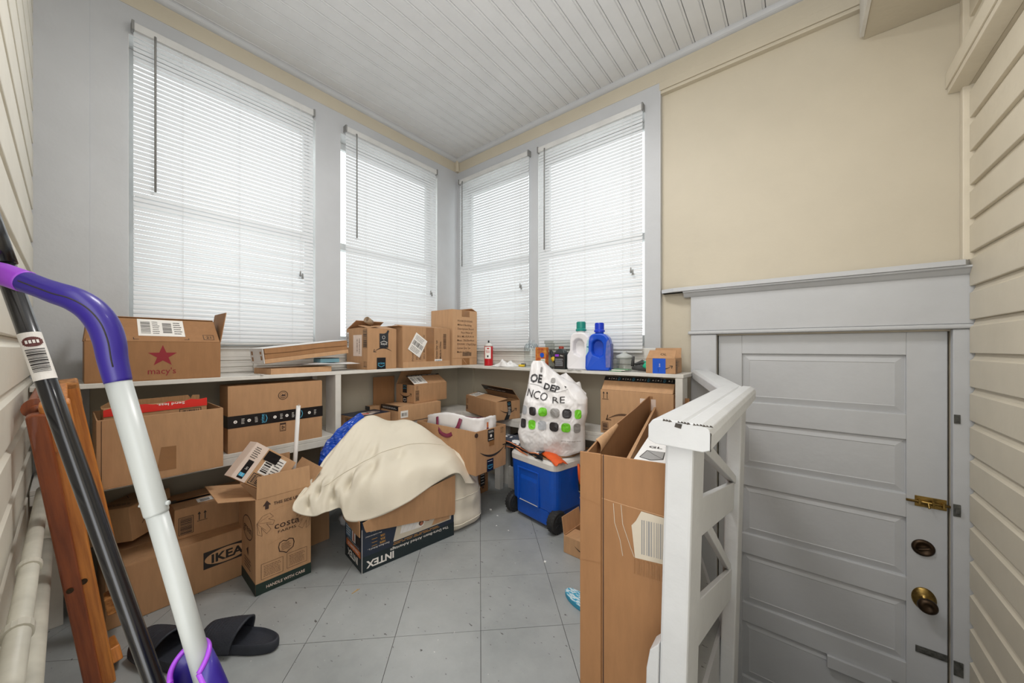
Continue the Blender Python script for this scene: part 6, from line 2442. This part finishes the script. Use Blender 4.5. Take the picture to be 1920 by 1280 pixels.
# ================================================================== FOOTWEAR
def sole(L, wf, wh, n=40):
    """outline of a right shoe sole, toe at +x"""
    pts = []
    for i in range(n):
        a = 2 * PI * i / n
        c, s = math.cos(a), math.sin(a)
        w = wf if c > 0 else wh
        x = L / 2 * c
        k = 0.5 + 0.5 * c
        ww = wh + (wf - wh) * k
        y = ww / 2 * (abs(s) ** 0.8) * (1 if s > 0 else -1) - 0.006 * math.sin(PI * (x / L + 0.5))
        y *= 1 - 0.10 * math.exp(-((x + 0.01) / 0.035) ** 2)
        pts.append((x, y))
    return pts
def scale_pts(p, k):
    return [(a * k, b * k * 1.0) for a, b in p]
def slide_sandal(label, M):
    t = thing('slide_sandal', label, 'sandal', M=M, group='pair of black slide sandals')
    o = sole(0.275, 0.108, 0.078)
    g = G()
    loft(g, [(scale_pts(o, 0.93), 0.0005), (scale_pts(o, 0.99), 0.008), (o, 0.026), (scale_pts(o, 0.985), 0.036), (scale_pts(o, 0.95), 0.038), (scale_pts(o, 0.90), 0.030), (scale_pts(o, 0.75), 0.028)])
    ob('sole', g, 'slide_black', t, smooth=True)
    g = G()
    def band(u, v):
        x = -0.005 + v * 0.105
        a = PI * u
        w = 0.050 + 0.006 * math.sin(PI * v)
        hgt = 0.076 - 0.028 * v
        lift = 0.006 * math.sin(PI * u)
        return Vector((x - 0.030 * math.sin(a) * (1 - v) * 0.9 + 0.010 * math.sin(a) * v, w * math.cos(a) * 1.0, 0.020 + hgt * math.sin(a) ** 0.72 + lift))
    g.grid(34, 16, band)
    ob('strap', g, 'slide_black', t, smooth=True, solid=0.0055)
    g = G()
    for k in range(7):
        v = 0.35 + k * 0.09
        g.tube([band(0.18 + 0.64 * i / 16, v) + Vector((0, 0, 0.003)) for i in range(17)], 0.0011, 5)
    ob('strap_ribs', g, 'slide_black', t, smooth=True)
    return t
slide_sandal('black slide sandal on the floor right of the purple handled dustpan', Matrix.Translation((-1.502, 0.372, 0.001)) @ Matrix.Rotation(R(-145), 4, 'Z'))
slide_sandal('black slide sandal half hidden behind the purple plastic scoop', Matrix.Translation((-1.630, 0.205, 0.001)) @ Matrix.Rotation(R(-160), 4, 'Z'))
t = thing('flip_flop', 'blue and white patterned flip-flop sole poking out from behind the tall carton', 'flip-flop', M=Matrix.Translation((-0.648, 1.292, 0.001)) @ Matrix.Rotation(R(-12), 4, 'Z'))
o = sole(0.24, 0.082, 0.070)
g = G()
loft(g, [(scale_pts(o, 0.98), 0.0), (o, 0.005), (o, 0.018)])
ob('sole', g, 'flip_blue', t)
g = G()
loft(g, [(scale_pts(o, 0.985), 0.0183), (scale_pts(o, 0.97), 0.0205)])
ob('footbed', g, 'flip_print', t)
g = G()
g.tube([(0.075, 0.0, 0.021), (0.055, 0.012, 0.040), (0.0, 0.036, 0.024)], 0.005, 8)
g.tube([(0.075, 0.0, 0.021), (0.055, -0.012, 0.040), (0.0, -0.036, 0.024)], 0.005, 8)
ob('thong', g, 'flip_blue', t, smooth=True)

# ================================================================== FOLDED WOODEN CHAIR
t = thing('folding_chair', 'folded orange-brown wooden chair leaning on the left clapboard wall', 'chair', (0, 0, 0))
def rail(nm, m, p0, p1, w, th, wdir=(0, 1, 0), round_top=False, bevel=0.004):
    """a board from p0 (bottom) to p1 (top): w wide along wdir, th thick"""
    a, b = Vector(p0), Vector(p1)
    ax = (b - a)
    Lh = ax.length
    ax.normalize()
    wv = Vector(wdir)
    wv = (wv - ax * wv.dot(ax)).normalized()
    tv = ax.cross(wv)
    M = Matrix(((wv.x, tv.x, ax.x, a.x), (wv.y, tv.y, ax.y, a.y), (wv.z, tv.z, ax.z, a.z), (0, 0, 0, 1)))
    g = G()
    if round_top:
        pr = [(-w / 2, 0), (w / 2, 0)] + [(w / 2 * math.cos(PI * i / 12), Lh - w / 2 * 0.5 + w / 2 * 0.5 * math.sin(PI * i / 12)) for i in range(13)]
        g.prism(pr, -th / 2, th / 2, 'xz')
    else:
        g.box(-w / 2, -th / 2, 0, w / 2, th / 2, Lh)
    return ob(nm, g, m, t, M=M, bevel=bevel)
rail('rail', 'wood_red', (-1.652, 0.0515, 0.001), (-1.500, -0.050, 0.866), 0.034, 0.030, round_top=True)
rail('rail', 'wood', (-1.665, 0.0800, 0.001), (-1.530, -0.016, 0.800), 0.030, 0.034)
rail('block', 'wood', (-1.538, -0.006, 0.760), (-1.512, -0.022, 0.892), 0.052, 0.046, bevel=0.006)
rail('rail', 'wood', (-1.900, 0.124, 0.115), (-1.845, 0.004, 0.905), 0.036, 0.045)
rail('block', 'wood_end', (-1.865, 0.011, 0.845), (-1.845, 0.000, 0.925), 0.042, 0.055, bevel=0.006)
rail('rail', 'wood', (-1.785, 0.098, 0.001), (-1.80, 0.090, 0.045), 0.030, 0.20)
g = G()
g.prism([(-1.90, 0.925), (-1.53, 0.893), (-1.53, 0.878), (-1.90, 0.908)], -0.028, 0.000, 'xz')
ob('top_board', g, 'wood', t, bevel=0.004)
g = G()
g.prism([(-1.90, 0.905), (-1.58, 0.895), (-1.58, 0.845), (-1.90, 0.850)], -0.066, -0.052, 'xz')
ob('back_slat', g, 'wood_red', t, bevel=0.004)
g = G()
g.tube([(-1.54, -0.0505, 0.868), (-1.66, -0.052, 0.872), (-1.88, -0.040, 0.872)], 0.0125, 14)
ob('dowel', g, 'wood_red', t, smooth=True)
g = G()
g.lathe([(0.026, 0), (0.026, 0.008), (0.0, 0.008)], 20, M=Matrix.Translation((-1.575, -0.051, 0.872)) @ Matrix.Rotation(R(90), 4, 'Y'))
ob('collar', g, 'wood_red', t)
g = G()
def disc_on(y, z, x, r1=0.0075):
    g.lathe([(r1, 0), (r1, 0.003), (r1 * 0.5, 0.0035), (0.0, 0.003)], 16, M=Matrix.Translation((x, y, z)) @ Matrix.Rotation(R(90), 4, 'Y'))
disc_on(-0.010, 0.820, -1.510, 0.009)
ob('bolt', g, 'brass', t, smooth=False)
g = G()
disc_on(0.004, 0.360, -1.573, 0.007)
disc_on(0.028, 0.368, -1.5855, 0.008)
ob('bolt', g, 'bronze', t)
g = G()
g.prism([(0.086, 0.10), (0.128, 0.10), (0.118, 0.17), (0.078, 0.16)], -1.93, -1.87, 'yz')
ob('foot_block', g, 'wood_end', t, bevel=0.003)

# ================================================================== MOP POLE AND LONG-HANDLED SCOOP
t = thing('mop', 'long black mop pole with paper barcode label leaning on the left wall', 'mop', (0, 0, 0))
_c = Vector((0, 0, 1.03))
B = _c + Vector((-0.8985, -0.0336, 0.0102))            # beside the label
_b = _c + Vector((-0.7900, 0.0857, -0.5260))
A = B + (_b - B) * ((0.012 - B.z) / (_b.z - B.z))
dr_ = (B - A).normalized()
top = A + dr_ * 1.34
def at(z):
    return A + dr_ * ((z - A.z) / dr_.z)
g = G()
g.tube([A, at(0.5), at(0.9), at(1.155)], 0.0113, 20)
ob('pole', g, 'pole_black', t, smooth=True)
g = G()
g.tube([at(1.156), at(1.20), at(1.235), at(1.236)], [0.0130, 0.0130, 0.0130, 0.0110], 20)
g.tube([at(1.237), at(1.28)], 0.0110, 20)
ob('grip', g, 'pole_black', t, smooth=True)
# paper label wrapped round the pole
q = dr_.to_track_quat('Z', 'Y').to_matrix().to_4x4()
lm = Matrix.Translation(at(0.982)) @ q
cv = Vector((0, 0, 1.03)) - at(1.01)
lc = (lm.inverted().to_3x3() @ cv)
th0 = math.atan2(lc.y, lc.x)
rad = 0.01145
def wrapp(a, b, h):
    th_ = th0 + a / rad
    return tuple(lm @ Vector(((rad + h * 0.6) * math.cos(th_), (rad + h * 0.6) * math.sin(th_), b)))
d = Dec(t, (0, 0, 0), (1, 0, 0), (0, 0, 1), fn=wrapp)
d.h = 0.0003
wrect(d, -0.024, 0.0, 0.048, 0.073, 'label_white', 16)
d.h += 0.0004
for q in range(12):
    x = -0.010 + 0.020 * (q + 0.5) / 12
    hh = 0.0075 * math.sqrt(max(0, 1 - (x / 0.0102) ** 2))
    wrect(d, x - 0.00085, 0.058 - hh, 0.0017, 2 * hh, 'label_maroon', 1)
d.h += 0.0004
for q in range(4):
    wrect(d, -0.006 + 0.0032 * q, 0.0555, 0.0022, 0.005, 'label_white', 1)
rr = random.Random(4)
z = 0.012
while z < 0.046:
    hh = rr.choice((0.0008, 0.0014, 0.0022))
    wrect(d, -0.008, z, 0.016, hh, 'ink', 7)
    z += hh + rr.choice((0.0008, 0.0014))
d.done('paper_label', 'white label with a maroon oval and barcode')
g = G()
hm = Matrix.Translation((A.x + 0.01, A.y + 0.02, 0.001)) @ Matrix.Rotation(R(40), 4, 'Z')
g.box(-0.14, -0.035, 0, 0.14, 0.035, 0.014, M=hm)
ob('mop_head', g, 'charcoal', t, bevel=0.004)

t = thing('long_scoop', 'long-handled scoop with white pole, purple curved grip and purple blade', 'dustpan', (0, 0, 0))
K = 0.82
def nearer(v):
    return _c + (Vector(v) - _c) * K
P0, P1 = nearer((-0.790, 0.160, 0.40)), nearer((-0.918, 0.055, 0.972))
Pm = P0.lerp(P1, 0.62)
g = G()
g.tube([P0, Pm], 0.0122, 22)
ob('pole', g, 'pole_white', t, smooth=True)
g = G()
g.tube([P0.lerp(P1, 0.60), P0.lerp(P1, 0.606), P1], [0.0128, 0.0137, 0.0137], 22)
ob('upper_tube', g, 'pole_white', t, smooth=True)
g = G()
for s in (-1, 1):
    c = P0.lerp(P1, 0.625)
    g.tube([c + Vector((0.008 * s, 0.011 * s, 0.002)), c + Vector((0.0100 * s, 0.0138 * s, 0.003))], 0.0032, 10)
ob('button', g, 'pole_white', t, smooth=True)
g = G()
hp = [P1, nearer((-0.9235, 0.049, 1.010)), nearer((-0.9265, 0.0455, 1.042)), nearer((-0.9315, 0.038, 1.072)), nearer((-0.9390, 0.025, 1.096)), nearer((-0.9480, 0.008, 1.112)), nearer((-0.9620, -0.012, 1.122)), nearer((-0.980, -0.030, 1.132)), nearer((-0.994, -0.044, 1.140))]
hs = []
for i in range(49):
    hs.append(Vector([spl([p[k] for p in hp], i / 48) for k in range(3)]))
rs = [0.0142 + 0.0030 * math.sin(PI * min(1, i / 40)) for i in range(49)]
g.tube(hs, rs, 22)
ob('curved_grip', g, 'purple', t, smooth=True)
g = G()
e0 = hs[-1]
g.tube([hs[-2], e0, nearer((-1.022, -0.066, 1.152)), nearer((-1.040, -0.080, 1.158)), nearer((-1.048, -0.085, 1.160))], [0.0148, 0.0150, 0.0150, 0.0140, 0.009], 20)
ob('grip_tip', g, 'violet', t, smooth=True)
g = G()
cv2 = []
for i in range(4, 46):
    tg = (hs[min(i + 1, 48)] - hs[i - 1]).normalized()
    view = (Vector((0, 0, 1.03)) - hs[i]).normalized()
    side = tg.cross(view).normalized()
    nn = (view * 0.93 - side * 0.10)
    nn = (nn - tg * nn.dot(tg)).normalized()
    cv2.append(hs[i] + nn * (rs[i] + 0.0001))
g.tube(cv2, 0.0009, 5)
ob('grip_seam', g, 'ink', t, smooth=True)
# purple socket and blade below
SM = Matrix.Translation(P0) @ (P1 - P0).normalized().to_track_quat('Z', 'Y').to_matrix().to_4x4() @ Matrix.Rotation(R(0), 4, 'Z')
vdir = SM.inverted().to_3x3() @ (Vector((0, 0, 1.03)) - P0)
va = math.atan2(vdir.y, vdir.x)
SM = Matrix.Translation((0.0, -0.006, -0.020)) @ SM @ Matrix.Rotation(va - 0.75, 4, 'Z')          # local x now faces the middle of the room
def scoop(u, v):
    """a flared shell open towards the room: u round, v up"""
    a = (u - 0.5) * 2 * 2.25
    w_ = 0.027 + 0.046 * (1 - v) ** 0.7
    dpt = 0.020 + 0.010 * (1 - v)
    rim = 0.028 * (abs(u - 0.5) * 2) ** 1.5
    return Vector((-dpt * math.cos(a) + 0.0, w_ * math.sin(a) * 0.9, -0.34 + v * (0.455 - rim)))
g = G()
g.grid(36, 20, scoop)
ob('scoop_shell', g, 'purple', t, M=SM, smooth=True, solid=0.004)
g = G()
rimp = [scoop(i / 35, 1.0) for i in range(36)]
g.tube(rimp, 0.0034, 8)
g.tube([scoop(1.0, 1 - i / 16) for i in range(17)], 0.0032, 8)
g.tube([scoop(0.0, 1 - i / 16) for i in range(17)], 0.0032, 8)
ob('scoop_rim', g, 'violet', t, M=SM, smooth=True)
g = G()
g.tube([(0.022, -0.008, 0.080), (0.032, -0.010, 0.066), (0.042, -0.010, 0.035), (0.046, -0.006, -0.10)], [0.007, 0.014, 0.017, 0.018], 14, flatz=0.8)
ob('lever', g, 'light_blue', t, M=SM, smooth=True)
g = G()
bx = (P0 - P1).normalized()
ft = P0 + bx * 0.32
g.tube([P0 + bx * 0.05, ft, Vector((ft.x + 0.02, ft.y + 0.02, 0.012))], [0.016, 0.02, 0.03], 14)
ob('lower_stem', g, 'purple', t, smooth=True)

# ================================================================== FLOOR LITTER
for i, (x, y, k, lb) in enumerate(((-1.535, 1.690, 0.011, 'largest white paper scrap on the floor by the stuffed cream cover'), (-1.445, 1.655, 0.008, 'white paper scrap just left of the cooler wheel'),
        (-1.370, 1.560, 0.005, 'tiny white crumb on the floor before the left cooler wheel'), (-0.955, 1.440, 0.010, 'pointed white paper scrap before the small open carton'), (-1.280, 1.560, 0.006, 'white crumb on the floor in front of the middle of the cooler'))):
    g = G()
    rr = random.Random(i)
    g.prism([(k * math.cos(a * 1.2) * rr.uniform(0.5, 1), k * math.sin(a * 1.2) * rr.uniform(0.4, 0.9)) for a in range(5)], 0.0008, 0.0008 + k * 0.5)
    o = ob('paper_scrap', g, 'crumb', None)
    o.location = (x, y, 0)
    tag(o, lb, 'paper', 'white paper scraps on the floor')
g = G()
g.box(-0.018, -0.0012, 0.0006, 0.018, 0.0012, 0.0026)
g.box(-0.012, 0.002, 0.0006, 0.014, 0.004, 0.0024, M=Matrix.Rotation(0.2, 4, 'Z'))
o = ob('straw_bit', g, 'straw', None)
o.location = (-1.465, 0.765, 0)
o.rotation_euler = (0, 0, R(95))
tag(o, 'short piece of dry straw on the floor before the airbed carton', 'straw')
g = G()
def wad(u, v):
    a, b = 2 * PI * u, PI * v
    r_ = 0.032 * (1 + 0.35 * noise.noise(Vector((math.cos(a) * 2, math.sin(a) * 2, b * 2))))
    return Vector((r_ * math.cos(a) * math.sin(b), r_ * math.sin(a) * math.sin(b), 0.024 + 0.7 * r_ * math.cos(b)))
g.grid(16, 10, wad, closeu=True)
o = ob('paper_wad', g, 'paper', None, smooth=True)
o.location = (-2.055, 1.010, 0.0005)
o.scale = (1, 1, 1.6)
tag(o, 'white crumpled wad on the floor behind the long low carton end', 'paper')
# thin cable looping out of the siding near the corner
g = G()
g.tube([(-2.20, -0.066, 0.98), (-2.12, -0.060, 0.93), (-2.06, -0.058, 0.90), (-2.02, -0.060, 0.93), (-2.05, -0.064, 0.97)], 0.0022, 6)
o = ob('loose_cable', g, 'charcoal', None, smooth=True)
tag(o, 'thin dark cable loop sticking out of the left clapboards above the chair', 'cable')
